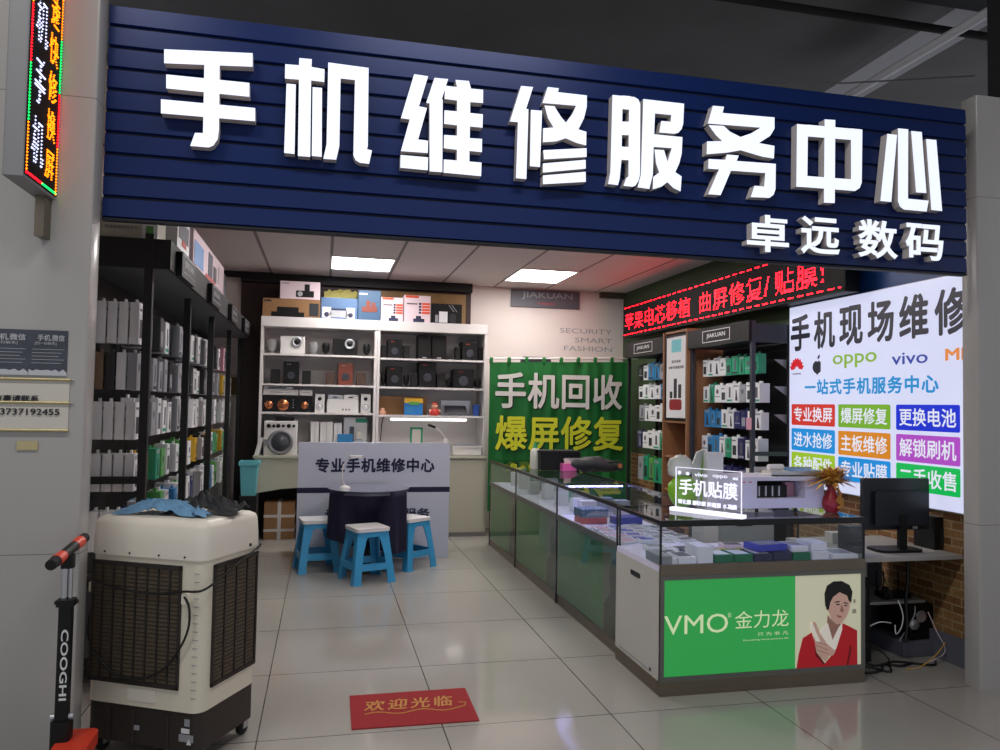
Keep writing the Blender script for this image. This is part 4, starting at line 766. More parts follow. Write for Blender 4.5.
# the corner counter
QX0, QX1, QY0, QY1 = 1.815, 3.10, 3.92, 4.565
t = thing('corner_counter', 'corner glass counter with lit green poster and glass display facing the entrance', 'display counter', (0, 0, 0))
part('plinth', B(QX0, QX1, QY0 - .004, QY1, 0, .08, 'steel'), t, .002)
part('side_panel', B(QX0, QX0 + .018, QY0, QY1, .08, DK - .03, 'panel_case'), t, label='white side panel with a slotted handle hole'); part('side_panel', B(QX1 - .018, QX1, QY0, QY1, .08, DK - .03, 'panel_case'), t)
part('handle_hole', MB().rbox(QX0 - .003, QX0 + .0, 4.19, 4.33, .575, .605, .012, 'edge_dark', axis='x'), t); part('flap', MB().box(QX0 - .002, QX0, 4.05, 4.50, .098, .104, 'p_grey').box(QX0 - .002, QX0, 4.03, 4.05, .10, .12, 'edge_dark'), t)
part('deck', B(QX0, QX1, QY0, QY1, DK - .03, DK, 'deck_white'), t)
part('front_rail', B(QX0 - .002, QX1 + .002, QY0 - .008, QY0 + .01, DK - .05, DK + .012, 'steel'), t, .002)
m = MB(); frame_rect(m, QX0 + .0, QX1, .08, DK - .05, .024, lambda m, a, b, c, d: m.box(a, b, QY0 - .006, QY0 + .012, c, d, 'trim_grey')); part('poster_frame', m, t)
HY = QY0 - .0; q = lambda x, y: (lambda v: (v.x, v.z))(PY(660 + x / 4.762, 560 + y / 4.762, HY))
xs = q(644, 300)[0]; za, zb = .104, DK - .074
ps = part('lit_poster', MB().box(QX0 + .024, xs, HY, HY + .004, za, zb, 'green_lit').box(xs, QX1 - .024, HY, HY + .004, za, zb, 'poster_cream'), t)
m = MB()
x0, x1 = q(22, 0)[0], q(325, 0)[0]; fit(m, 'VMO', 'y', HY - .002, x0, x1, q(0, 360)[1], q(0, 268)[1], 'logo_lit')
fit(m, '®', 'y', HY - .002, q(324, 0)[0], q(340, 0)[0], q(0, 290)[1], q(0, 266)[1], 'logo_lit')
fit(m, '金力龙', 'y', HY - .002, q(358, 0)[0], q(612, 0)[0], q(0, 348)[1], q(0, 262)[1], 'logo_lit')
fit(m, '只 为 非 凡', 'y', HY - .002, q(465, 0)[0], q(612, 0)[0], q(0, 388)[1], q(0, 370)[1], 'logo_lit')
fit(m, 'Everything wants positive life', 'y', HY - .002, q(398, 0)[0], q(612, 0)[0], q(0, 411)[1], q(0, 401)[1], 'logo_lit')
d = part('printed_writing', m, ps)
m = MB(); k = [0]
def pg(mt, *P): k[0] += 1; m.prism([q(*p) for p in P], 'y', HY - .0008 - .0005 * k[0], HY, mt)
pg('jacket', (647, 532), (660, 450), (680, 372), (722, 345), (738, 400), (745, 440), (785, 492), (812, 460), (832, 435), (860, 345), (868, 300), (900, 315), (938, 335), (940, 520), (800, 528))
pg('jacket_shade', (735, 400), (745, 440), (785, 492), (780, 500), (740, 455))
pg('jacket_shade', (905, 400), (912, 420), (895, 500), (888, 500))
pg('skin_shade', (798, 262), (815, 285), (838, 305), (860, 298), (852, 345), (820, 400), (792, 340))
pg('shirt', (760, 345), (785, 312), (798, 300), (820, 380), (850, 318), (866, 302), (866, 330), (838, 420), (820, 450), (800, 455), (770, 430))
pg('skin_shade', (785, 205), (797, 203), (803, 240), (792, 238))
pg('skin', (800, 190), (820, 160), (850, 148), (885, 160), (906, 190), (898, 240), (882, 275), (860, 302), (840, 306), (816, 285), (801, 240))
pg('hair', (786, 215), (783, 160), (795, 122), (825, 102), (865, 100), (900, 118), (914, 150), (908, 202), (896, 192), (888, 168), (852, 152), (822, 175), (808, 202), (802, 235), (793, 232))
for P in (((830, 198), (852, 194), (853, 199), (831, 203)), ((872, 199), (893, 204), (892, 208), (872, 204)), ((836, 209), (852, 207), (852, 212), (838, 214)), ((874, 212), (889, 215), (888, 219), (875, 217))): pg('hair', *P)
pg('skin_shade', (862, 212), (872, 240), (866, 247), (854, 243)); pg('lips', (836, 260), (862, 266), (861, 270), (848, 272))
pg('skin', (722, 300), (730, 292), (740, 300), (756, 345), (790, 395), (832, 432), (820, 452), (800, 455), (785, 482), (765, 465), (742, 430), (736, 395), (726, 345))
for a_, c_ in (((732, 380), (790, 402)), ((738, 402), (795, 425)), ((748, 425), (798, 444))): pg('skin_shade', a_, c_, (c_[0], c_[1] + 3), (a_[0], a_[1] + 3))
pg('shirt', (716, 305), (722, 298), (738, 340), (760, 388), (736, 385), (722, 340))
part('printed_portrait', m, ps, label='printed picture of a dark haired man in a red jacket')
part('printed_name', fit(fit(MB(), '李', 'y', HY - .003, q(917, 0)[0], q(932, 0)[0], q(0, 250)[1], q(0, 228)[1], 'ink'), '晨', 'y', HY - .003, q(913, 0)[0], q(934, 0)[0], q(0, 300)[1], q(0, 278)[1], 'ink'), ps)
m = MB().box(QX0 + .003, QX1 - .003, QY0 + .001, QY0 + .006, DK + .012, CT - .016, 'glass'); part('glass_front', m, t)
part('glass_side', B(QX0 + .001, QX0 + .006, QY0 + .012, QY1, DK, CT - .016, 'glass_dirty'), t); part('glass_side', B(QX1 - .006, QX1 - .001, QY0 + .012, QY1, DK, CT - .016, 'glass_dirty'), t)
part('glass_top', B(QX0 + .012, QX1 - .012, QY0 + .012, QY1 - .012, CT - .011, CT, 'glass_top'), t)
m = MB().box(QX0 - .006, QX1 + .006, QY0 - .006, QY0 - .0005, CT - .032, CT - .018, 'edge_dark').box(QX0 - .006, QX1 + .006, QY0 - .006, QY0 + .016, CT - .018, CT + .002, 'edge_dark').box(QX0 - .006, QX1 + .006, QY1 - .012, QY1, CT - .018, CT + .001, 'edge_dark').box(QX0 - .006, QX0 + .012, QY0 + .012, QY1 - .012, CT - .018, CT + .001, 'edge_dark').box(QX1 - .012, QX1 + .006, QY0 + .012, QY1 - .012, CT - .018, CT + .001, 'edge_dark'); part('top_edge', m, t)
for x, y in ((QX0, QY0), (QX0, QY1 - .008), (QX1 - .006, QY0), (QX1 - .006, QY1 - .008)):
    m = MB(); m.box(x - .002, x + .008, y - .002, y + .008, DK - .03, CT - .018, 'edge_dark'); part('corner_post', m, t)
part('light_strip', B(QX0 + .05, QX1 - .05, QY0 + .008, QY0 + .014, CT - .027, CT - .019, 'led_white'), t)

# goods on the decks
def goods(name, x, y, z, wx, wy, h, body, label, rz=0, printm=None, cat='box', group='boxed goods inside the glass counters'):
    t = thing(name, label, cat, (x, y, z + .0015), rz, group=group)
    part('carton', B(-wx / 2, wx / 2, -wy / 2, wy / 2, 0, h, body), t, .0015)
    if printm: part('print', B(-wx * .38, wx * .38, -wy * .36, wy * .36, h, h + .0012, printm), t)
    return t
def gx(x, y=4.0): return PY(640 + x / 4.348, 560, y).x
row = [(75, 150, .035, 'p_white', 'p_grey', 'flat white box at the left end of the front row'), (153, 232, .04, 'p_white', 'p_print', 'flat white box beside the raised white carton in front row'), (236, 304, .095, 'p_white', None, 'raised white carton in the front row of the corner counter'),
       (312, 392, .045, 'greenbox', 'p_white', 'low green box, left of two in the front row'), (396, 476, .045, 'greenbox', 'p_white', 'low green box, right of two in the front row'), (481, 559, .045, 'navy_print', 'p_white', 'low navy box left of the blue stack in the front row'),
       (563, 643, .05, 'navy_print', None, 'navy box at the bottom of the blue stack'), (648, 724, .045, 'greenbox', 'p_white', 'green box right of the blue stack in the front row'), (730, 804, .05, 'p_white', None, 'white box at the bottom of the right white stack')]
for a, b, h, c, pr, lb in row: goods('phone_accessory_box', (gx(a) + gx(b)) / 2, 4.04, DK, gx(b) - gx(a) - .004, .16, h, c, lb, 0, pr)
goods('phone_accessory_box', (gx(481) + gx(643)) / 2 + .01, 4.06, DK + .053, .20, .14, .036, 'bluebox', 'bright blue box lying across the top of the navy stack', .12, 'p_grey')
goods('phone_accessory_box', (gx(648) + gx(724)) / 2, 4.05, DK + .048, .105, .15, .035, 'p_white', 'white topped box resting on the green box', 0, 'p_grey'); goods('phone_accessory_box', (gx(730) + gx(804)) / 2, 4.05, DK + .053, .105, .15, .045, 'p_white', 'white box on top of the right white stack', 0, None)
goods('phone_accessory_box', (gx(808) + gx(955)) / 2 - .01, 4.05, DK, .16, .2, .03, 'p_white', 'wide flat white box at the right end of the front row', -.08, 'p_grey')
goods('phone_accessory_box', QX0 + .05, 4.05, DK, .07, .2, .05, 'p_grey', 'grey white carton against the left glass of the corner counter', 0, None)
k = 0; cols = ['p_white', 'p_white', 'p_grey', 'pinkwhite', 'p_white', 'p_navy', 'p_white', 'p_pink']; words = {'p_white': 'white', 'p_grey': 'grey', 'pinkwhite': 'pale pink', 'p_navy': 'navy', 'p_pink': 'pink', 'p_blue': 'blue', 'p_green': 'green'}
ordn = ['first', 'second', 'third', 'fourth', 'fifth', 'sixth', 'seventh', 'eighth', 'ninth', 'tenth', 'eleventh', 'twelfth']
for r in range(2):
    for c in range(7):
        x = QX0 + .18 + c * .165; y = 4.22 + r * .15; cc = cols[(k * 5 + r) % 8]; k += 1
        if c in (2, 3) and r == 0: continue
        goods('flat_package', x + .01 * math.sin(k * 3), y, DK, .13, .11, .014 + .008 * (k % 3), cc, f'flat {words[cc]} package, {ordn[c]} from the left in the {("middle", "back")[r]} row of the corner counter', .2 * math.sin(k * 2.1), 'p_print' if k % 2 else 'p_grey', 'package')
m = MB(); n = 14
vs = [( -.2 + .4 * i / (n - 1) + random.uniform(-.008, .008), -.06 + .12 * j / 5, .008 + .03 * math.sin(PI * j / 5) * (.5 + random.random() * .5)) for i in range(n) for j in range(6)]
m.add(vs, [(i * 6 + j, (i + 1) * 6 + j, (i + 1) * 6 + j + 1, i * 6 + j + 1) for i in range(n - 1) for j in range(5)], 'yellow_cloth', True)
solo('yellow_cloth', m, 'crumpled pale yellow cloth inside the corner counter', 'cloth', ((gx(290) + gx(480)) / 2 + .02, 4.21, DK + .002))
# lit long counter
def pz(x, y, z=DK): v = PZ(x, y, z); return v.x, v.y
x, y = pz(592, 529.5, DK); x = 1.955; y = PX(592, 525, 1.975).y; goods('phone_box', x + .02, y + .03, DK, .2, .16, .045, 'coralbox', 'coral box under the teal box in the lit long counter', .05); goods('phone_box', x + .02, y + .03, DK + .048, .21, .165, .06, 'tealbox', 'teal blue box lying on the coral box', .05)
goods('phone_box', x + .27, y - .05, DK, .2, .14, .055, 'bluebox', 'blue box right of the coral and teal stack in long counter', .1)
k = 0
for r in range(7):
    for c in range(4):
        X = LX + .08 + c * .135; Y = b3 + .08 + r * .11
        if abs(X - x - .02) < .2 and abs(Y - y) < .2 or abs(X - x - .27) < .2 and abs(Y - y + .05) < .17 or Y > b2 - .1: continue
        cc = ['p_white', 'p_pink', 'p_white', 'pinkwhite', 'p_white', 'p_blue', 'p_white', 'p_grey'][(k * 3 + c) % 8]; k += 1
        goods('flat_package', X, Y, DK, .115, .085, .010 + .006 * (k % 3), cc, f'flat {words[cc]} package, {ordn[c]} from the front glass, {ordn[r]} row of the lit long counter', .25 * math.sin(k * 1.7), ['p_print', 'p_pink', 'bluebox', 'p_grey'][k % 4], 'package')
for c in range(3): goods('tall_carton', LX + .2 + c * .14, b2 - .16, DK, .12, .1, .13 + .02 * (c % 2), ('p_white', 'silver', 'p_white')[c], f'upright pale carton, {ordn[c]} from the front glass at the far end of lit counter', 0, None, 'carton')
for si, (ya, yb, nm) in enumerate(((b1, b0, 'furthest'), (b2, b1, 'middle'))):
    for c in range(6):
        Y = ya + .15 + c * (yb - ya - .3) / 5; goods('upright_package', LX + .22 + .1 * (c % 2), Y, DK, .1, .09, .11 + .03 * (c % 3), ('p_white', 'p_grey', 'p_white', 'p_green', 'p_white', 'p_white')[c], f'upright {"green" if c == 3 else "grey" if c == 1 else "white"} package, {ordn[c]} from the near end of the {nm} counter', 0, None, 'package')
# things standing on the counters
x, y = pz(533, 469, CT); t = thing('pump_bottle', 'white bottle with a green cap near the far end of the counters', 'bottle', (x + .02, y + .0, CT + .0015))
part('bottle', MB().lathe([(.045, 0), (.05, .02), (.05, .17), (.03, .2), (.02, .205)], (0, 0, 0), 'bottle_white', 18), t); part('cap', MB().lathe([(.022, .2), (.022, .23), (.012, .235), (.012, .25)], (0, 0, 0), 'cap_green', 14).box(-.008, .045, -.008, .008, .245, .258, 'cap_green'), t)
x0, y0 = pz(542, 470.5, CT); x1, _ = pz(569, 470.5, CT)
t = thing('receipt_printer', 'black printer beside the white bottle on the far counter', 'printer', ((x0 + x1) / 2 + .05, y0 + .12, CT + .0015))
part('body', MB().rbox(-.19, .21, -.11, .15, 0, .17, .02, 'black'), t, .008); part('lid', MB().box(-.2, .2, -.1, .13, .171, .185, 'black_matte'), t); part('panel', MB().box(.04, .2, -.134, -.13, .03, .12, 'p_grey'), t)
x0, y0 = pz(567, 470.5, CT); t = thing('tissue_box', 'bright pink tissue box with a white tissue on the far counter', 'tissue box', (x0 + .0, y0 - .04, CT + .0015))
part('carton', B(-.07, .07, -.045, .05, 0, .07, 'tissue_pink'), t, .004); part('tissue', MB().add([(-.04, 0, .07), (.03, .01, .07), (.0, .02, .07), (-.05, .0, .12), (.02, .01, .105), (.01, .02, .095)], [(0, 1, 4, 3), (1, 2, 5, 4), (2, 0, 3, 5), (3, 4, 5)], 'paper'), t)
x0, y0 = pz(590, 473, CT); random.seed(3); t = thing('black_bag', 'slouched black bag lying at the far end of the counters', 'bag', (x0 + .08, y0 + .06, CT + .0015), -.12)
m = MB(); m.ball((0, 0, .075), .24, .10, .075, 'cloth_black', 30, 16); m.v = [Vector((v.x, v.y, max(0, v.z * (1 - .35 * (v.x > 0) * v.x / .24) + .012 * math.sin(v.x * 40) * math.cos(v.y * 33 + v.x * 20)))) for v in m.v]; part('bag_body', m, t); m = MB().tube([(.1, -.05, .1), (.2, -.07, .11), (.26, -.05, .06), (.22, -.06, .015)], .01, 'cloth_black'); part('strap', m, t)
part('buckle', MB().box(.19, .23, -.09, -.075, .05, .09, 'gold'), t)
# acrylic light sign
t = thing('acrylic_light_sign', 'clear acrylic sign with glowing white writing on the corner counter', 'illuminated sign', (0, 0, 0))
p0, p1 = PZ(673, 507, CT + .02), PZ(743, 515.5, CT + .02); dv = (p1 - p0).normalized(); nv = Vector((dv.y, -dv.x, 0)); Lg = (p1 - p0).length
def AP(px, py):   # pixel -> (u along the sign, z) on the sign's own plane
    r = ray(px, py); tt = (p0 - CAM).dot(nv) / r.dot(nv); P = CAM + r * tt; return (P - p0).dot(dv), P.z
ang = math.atan2(dv.y, dv.x); TM = Matrix.Translation((p0.x, p0.y, 0)) @ Matrix.Rotation(ang, 4, 'Z')
def apart(name, mb): mb.v = [TM @ v for v in mb.v]; return part(name, mb, t)
apart('base', MB().rbox(-.01, Lg + .01, -.03, .03, CT + .002, CT + .022, .01, 'white_emit_text'))
uz = AP(676, 467)[1]; u0 = AP(676, 490)[0]; u1 = AP(741.5, 490)[0]
apart('acrylic_sheet', B(u0, u1, -.003, .003, CT + .022, uz, 'acrylic'))
e = .002; m = MB(); frame_rect(m, u0 - e, u1 + e, CT + .022, uz + e, .0035, lambda m, a, b, c, d: m.box(a, b, -.0035, .0035, c, d, 'white_emit_text')); apart('glowing_edge', m)
W_ = u1 - u0; m = MB(); H_ = uz - CT - .022; zc = CT + .022
fit(m, '手机贴膜', 'y', -.0045, u0 + .06 * W_, u1 - .05 * W_, zc + .33 * H_, zc + .73 * H_, 'white_emit_text', bold=.02)
fit(m, '钢化膜 磨砂膜 防窥膜 水凝膜', 'y', -.0045, u0 + .04 * W_, u1 - .06 * W_, zc + .10 * H_, zc + .22 * H_, 'white_emit_text', bold=.03)
fit(m, 'vivo', 'y', -.0045, u0 + .30 * W_, u0 + .5 * W_, zc + .81 * H_, zc + .9 * H_, 'white_emit_text', bold=.02); fit(m, 'oppo', 'y', -.0045, u0 + .58 * W_, u0 + .80 * W_, zc + .80 * H_, zc + .89 * H_, 'white_emit_text', bold=.01); fit(m, 'mi', 'y', -.0045, u0 + .88 * W_, u0 + .95 * W_, zc + .80 * H_, zc + .88 * H_, 'white_emit_text', bold=.03)
m.prism([(u0 + .06 * W_ + .012 * math.cos(a * PI / 6), zc + .87 * H_ + .012 * math.sin(a * PI / 6)) for a in range(12)], 'y', -.0045, -.004, 'white_emit_text'); m.prism([(u0 + .19 * W_ + .013 * math.cos(a * PI / 6), zc + .86 * H_ + .010 * math.sin(a * PI / 6)) for a in range(12)], 'y', -.0045, -.004, 'white_emit_text')
apart('glowing_writing', m)
# bag, fan, carton behind it
x, y = pz(684, 501, CT); x += .0; y = 4.42; c = PY(683, 480, y).x
t = thing('plastic_bag', 'crumpled white and lime green plastic bag behind the acrylic sign', 'bag', (c, y, CT + .0015)); m = MB(); m.ball((0, 0, .1), .10, .06, .10, 'bag_green', 12, 8); m.ball((-.01, .02, .25), .085, .05, .075, 'bag_white', 10, 7)
m.v = [v + Vector((random.uniform(-.012, .012), random.uniform(-.01, .01), random.uniform(-.010, .012) if v.z > .02 else 0)) for v in m.v]; part('bag_body', m, t)
c = PY(699, 480, y + .12).x; t = thing('leaf_shaped_fan', 'pale green leaf shaped fan upright behind the plastic bag', 'fan', (c, y + .10, CT + .0015), .1)
P = [(-.02, .0), (.02, .0), (.04, .12), (.075, .22), (.06, .31), (.02, .36), (-.03, .34), (-.065, .26), (-.06, .16)]
part('blade', MB().prism(P, 'y', -.006, .006, 'bag_white'), t); part('rib', MB().tube([(0, -.008, .02), (.0, -.008, .2), (.02, -.008, .34)], .006, 'bag_green'), t)
c = PY(717, 480, y).x; goods('upright_carton', c, y + .05, CT, .105, .07, PY(717, 453, y).z - CT, 'p_white', 'tall white carton standing behind the acrylic sign', -.05, None, 'carton', None)
# film cutting machine
MY = 4.16; x0, x1 = PY(741, 500, MY).x, PY(824, 500, MY).x; ztop = PY(780, 477.5, MY).z; mc = (x0 + x1) / 2
t = thing('film_cutting_machine', 'pale machine with a dark slot window on the corner counter', 'machine', (mc, MY, CT + .0015)); h = ztop - CT; a = (x1 - x0) / 2
wx0, wx1 = PY(757, 490, MY).x - mc, PY(805, 490, MY).x - mc; wz0, wz1 = PY(780, 498.5, MY).z - CT, PY(780, 481, MY).z - CT
m = MB().box(-a, wx0, 0, .3, .025, h, 'machine_white').box(wx1, a, 0, .3, .025, h, 'machine_white').box(wx0, wx1, 0, .3, wz1, h, 'machine_white').box(wx0, wx1, 0, .3, .025, wz0, 'machine_white').box(wx0, wx1, .15, .3, wz0, wz1, 'black'); part('housing', m, t)
m = MB().box(wx0 + .01, wx0 + (wx1 - wx0) * .7, .04, .12, wz0, wz1 - .03, 'black')
for q_ in range(4): m.box(wx0 + .03 + q_ * .045, wx0 + .038 + q_ * .045, .03, .04, wz0 + .01, wz1 - .035, 'silver')
part('cutting_head', m, t); part('rear_roll', B(wx1 - .07, wx1 - .01, .10, .14, wz0, wz1 - .02, 'p_pink'), t)
for s in (PY(758.5, 505, MY).x - mc, PY(797.5, 505, MY).x - mc): part('foot', MB().cyl((s, .02, 0), (s, .02, .026), .011, 'edge_dark', n=12), t)
part('control_panel', MB().box(-a + .01, -a + .03, -.001, 0, h * .85, h * .88, 'fig_red').box(-a + .05, -a + .07, -.001, 0, h * .85, h * .88, 'fig_red'), t)
zt = CT + h + .003
x0, x1 = PY(768, 475, MY + .1).x, PY(832, 475, MY + .1).x; t = thing('paper_tray', 'clear tray of papers lying on the pale machine', 'tray', ((x0 + x1) / 2 - .02, MY + .14, zt)); a = (x1 - x0) / 2 - .02
part('tray', MB().box(-a, a, -.08, .12, 0, .006, 'p_white').box(-a, a, -.08, -.074, 0, .03, 'silver').box(-a, a, .114, .12, 0, .04, 'silver'), t); part('papers', MB().box(-a * .8, a * .4, -.06, .1, .007, .022, 'paper').box(-a * .1, a * .8, -.05, .1, .023, .03, 'p_blue'), t); part('roll', MB().cyl((-a * .8, .02, .045), (-a * .3, .03, .045), .02, 'p_white', n=12), t)
# vase with dried fronds
v0 = PZ(831.5, 513, CT); VY = v0.y + .03; vx = PY(831.5, 500, VY).x
t = thing('red_vase', 'red vase with a tan knot on the corner counter', 'vase', (vx, VY, CT + .0015))
part('vase_body', MB().lathe([(.035, 0), (.05, .02), (.056, .05), (.05, .085), (.03, .12), (.024, .145), (.034, .165), (.030, .166), (.02, .15)], (0, 0, 0), 'vase_red', 24), t)
part('knot_ornament', MB().tube([(.0, -.058, .03), (.03, -.06, .05), (.032, -.055, .085), (.01, -.052, .1), (-.005, -.058, .075), (.01, -.062, .05), (.02, -.056, .12), (.0, -.05, .15)], .009, 'straw_dark'), t)
t = thing('dried_frond_bunch', 'bunch of golden dried palm fronds standing in the red vase', 'plant', (vx, VY, CT + .13))
part('stem', MB().cyl((0, 0, 0), (0, 0, .06), .014, 'straw_dark', n=8), t)
m = MB()
for i in range(130):
    az = random.uniform(0, 2 * PI); el = random.uniform(-.05, 1.15); L = random.uniform(.18, .27) * (1.0 - .36 * el); d = Vector((math.cos(az) * math.cos(el), math.sin(az) * math.cos(el) * .55, math.sin(el))); s_ = d.cross(Vector((0, 0, 1))).normalized() * .013; p = Vector((0, 0, .045)); mid = p + d * L * .55 + Vector((0, 0, .006)); e_ = p + d * L + Vector((0, 0, -.012 - .02 * math.cos(el)))
    m.add([p - s_ * .4, p + s_ * .4, mid + s_, mid - s_, e_], [(0, 1, 2, 3), (3, 2, 4)], 'straw' if i % 3 else 'straw_dark', False)
part('frond_leaves', m, t)
# ================================================================== DESK CORNER AT THE RIGHT
DZ = .69; dy0 = 4.03
t = thing('side_desk', 'pale narrow desk behind the right pillar carrying the monitor', 'desk', (0, 0, 0))
part('desktop', B(3.13, 3.89, dy0, 4.75, DZ - .028, DZ, 'desk_grey'), t, .002)
part('side_panel', B(3.15, 3.17, 4.2, 4.7, 0, DZ - .028, 'desk_grey'), t)
part('back_panel', B(3.42, 3.86, 4.70, 4.72, .0, DZ - .028, 'panel_slate'), t); part('shelf', B(3.42, 3.86, 4.30, 4.69, .33, .348, 'desk_grey'), t); part('divider', B(3.40, 3.42, 4.30, 4.72, 0, DZ - .028, 'desk_grey'), t)
mo = PZ(903, 541, DZ); MYY = 4.22
x0, x1 = PY(864.5, 500, MYY).x, PY(927.5, 500, MYY).x; zt, zb = PY(896, 478.5, MYY).z, PY(896, 530, MYY).z; mx_ = (x0 + x1) / 2
t = thing('monitor', 'black monitor on the side desk, its back towards the entrance', 'monitor', (mx_, MYY, DZ + .0015), -.06); a = (x1 - x0) / 2; z0, z1 = zb - DZ, zt - DZ
part('screen_housing', MB().rbox(-a, a, 0, .03, z0, z1, .01, 'monitor_black', axis='y').rbox(-a * .72, a * .85, -.03, 0, z0 + .03, z1 - .08, .02, 'monitor_black', axis='y'), t)
part('port_strip', MB().box(a * .1, a * .8, -.012, 0, z0 + .005, z0 + .03, 'black').box(a * .45, a * .6, -.014, -.012, z0 + .008, z0 + .024, 'silver'), t)
part('stand', MB().box(-.0, .05, -.035, -.005, .012, z0 + .1, 'black'), t); part('foot', MB().rbox(-.17, .14, -.09, .09, 0, .014, .05, 'black'), t)
x, y = pz(868, 548, DZ); sp = thing('desktop_speaker', 'small black speaker at the left end of the side desk', 'speaker', (3.23, 4.20, DZ + .0015)); part('speaker_box', B(-.055, .055, -.05, .06, 0, .165, 'black'), sp, .004); part('rear_label', B(-.03, .03, -.052, -.05, .1, .14, 'p_darkprint'), sp)
x0, x1 = PY(929.5, 530, 4.22).x, PY(958, 530, 4.22).x; zt = PY(944, 517, 4.22).z; t = thing('cube_speaker', 'cube shaped black speaker at the right end of the side desk', 'speaker', ((x0 + x1) / 2 + .01, 4.27, DZ + .0015)); a = (x1 - x0) / 2
part('speaker_box', B(-a, a, -.08, .1, 0, zt - DZ, 'black'), t, .004); part('rear_panel', B(-a * .6, a * .7, -.083, -.08, .02, (zt - DZ) * .7, 'black_matte'), t)
solo('paper_sheet', B(-.06, .06, -.05, .06, 0, .003, 'paper'), 'white paper lying on the cube shaped speaker', 'paper', ((x0 + x1) / 2 + .01, 4.27, zt + .003), .1)
x = PY(923, 530, 4.4).x; t = thing('spray_bottle', 'white bottle between the monitor and the cube speaker', 'bottle', (x, 4.42, DZ + .0015)); part('bottle', MB().lathe([(.028, 0), (.028, .1), (.012, .13), (.012, .15)], (0, 0, 0), 'p_white', 14), t); part('trigger', MB().box(-.03, .012, -.01, .01, .15, .175, 'p_white'), t); part('label', MB().lathe([(.0285, .03), (.0285, .07)], (0, 0, 0), 'bluebox', 14), t)
solo('paper_stack', B(-.12, .12, -.04, .04, 0, .07, 'paper'), 'stack of white papers behind the monitor foot', 'paper', (3.42, 4.52, DZ + .0015))
# below the desk
def pcbox(x0, x1, y, zb, zt, label, nm='computer_tower', dep=.4):
    t = thing(nm, label, 'computer' if 'computer' in nm else 'speaker', ((x0 + x1) / 2, y, zb + .0015)); a = (x1 - x0) / 2; h = zt - zb
    part('case', B(-a, a, 0, dep, 0, h, 'black'), t, .004); m = MB()
    for q in range(5): m.box(-a * .8, -a * .1, -.003, 0, h * (.2 + .1 * q), h * (.24 + .1 * q), 'p_print')
    m.box(a * .1, a * .7, -.003, 0, h * .6, h * .85, 'rack_grey'); part('rear_ports', m, t); return t
pcbox(3.175, 3.38, 4.22, .13, .52, 'black computer tower under the left half of the side desk'); 
solo('dark_crate', B(-.11, .11, -.02, .4, 0, .128, 'black_matte'), 'low dark crate under the computer tower', 'crate', (3.278, 4.24, 0), bevel=.006)
x0, x1 = PY(904, 630, 4.3).x, PY(944, 630, 4.3).x; t = thing('subwoofer_box', 'large black subwoofer box under the right half of the desk', 'speaker', ((x0 + x1) / 2 + .03, 4.28, .10)); a = (x1 - x0) / 2
part('case', B(-a, a, 0, .28, 0, .225, 'black'), t, .006); part('port_ring', MB().lathe([(.035, 0), (.04, -.01), (.03, -.012), (.001, -.003)], (-a * .5, 0, .15), 'silver', 16, 'y'), t); part('connector', MB().box(a * .6, a * .85, -.004, 0, .04, .05, 'p_white').box(a * .6, a * .85, -.004, 0, .08, .09, 'p_white').box(a * .6, a * .85, -.004, 0, .12, .13, 'p_white'), t)
solo('floor_board', B(-.22, .22, -.02, .3, 0, .098, 'panel_slate'), 'grey block carrying the black subwoofer box', 'block', ((x0 + x1) / 2 + .02, 4.27, 0), bevel=.004)
t = thing('router', 'black router with upright antennas on the shelf under the desk', 'router', (3.70, 4.40, .349)); part('body', MB().rbox(-.1, .1, -.05, .06, 0, .03, .01, 'black'), t)
for x in (-.085, -.03, .085): part('antenna', MB().rbox(x - .005, x + .005, .05, .058, .02, .16, .002, 'black'), t)
t = thing('webcam', 'small round black camera beside the router antennas', 'camera', (3.60, 4.36, .349)); part('head', MB().ball((0, 0, .06), .022, .02, .022, 'black'), t); part('foot', MB().lathe([(.025, 0), (.02, .01), (.006, .015), (.006, .045)], (0, 0, 0), 'black', 12), t)
t = thing('kettle_lid', 'round silver disc hanging in front of the black subwoofer box', 'disc', (PY(913, 624, 4.26).x, 4.25, PY(913, 624, 4.26).z)); part('disc', MB().lathe([(.035, 0), (.033, -.008), (.001, -.012)], (0, 0, 0), 'silver', 20, 'y'), t)
# cables: each its own
def cable(pts, r, m, label):
    P = [Vector(p) for p in pts]; out = []
    for i in range(len(P) - 1):
        p0, p1, p2, p3 = P[max(i - 1, 0)], P[i], P[i + 1], P[min(i + 2, len(P) - 1)]
        for k in range(5):
            t_ = k / 5; out.append(.5 * ((2 * p1) + (-p0 + p2) * t_ + (2 * p0 - 5 * p1 + 4 * p2 - p3) * t_ ** 2 + (-p0 + 3 * p1 - 3 * p2 + p3) * t_ ** 3))
    out.append(P[-1]); return solo('cable', MB().tube(out, r, m, 6), label, 'cable')
g = lambda x, y, Y: tuple(PY(x, y, Y))
cable([g(876, 561, 4.16), g(885, 580, 4.14), g(892, 598, 4.13)], .004, 'cable_black', 'thin black cable hanging from the left end of the desk')
cable([g(907, 553, 4.2), g(908, 575, 4.19), g(906, 600, 4.18), g(907, 625, 4.17), g(905, 643, 4.16)], .012, 'cable_black', 'thick bundle of black cable hanging straight down the middle')
cable([g(898, 600, 4.17), g(903, 615, 4.15), g(901, 628, 4.15), g(896, 634, 4.17), g(895, 625, 4.19)], .004, 'p_white', 'white cable looped left of the silver disc')
cable([g(915, 606, 4.22), g(914, 616, 4.2), g(905, 632, 4.2), g(899, 641, 4.2)], .004, 'p_grey', 'grey cable running from shelf to floor past the silver disc')
cable([g(870, 626, 4.1), g(880, 622, 4.1), g(891, 623, 4.12)], .0035, 'p_white', 'short white cable across the computer tower')
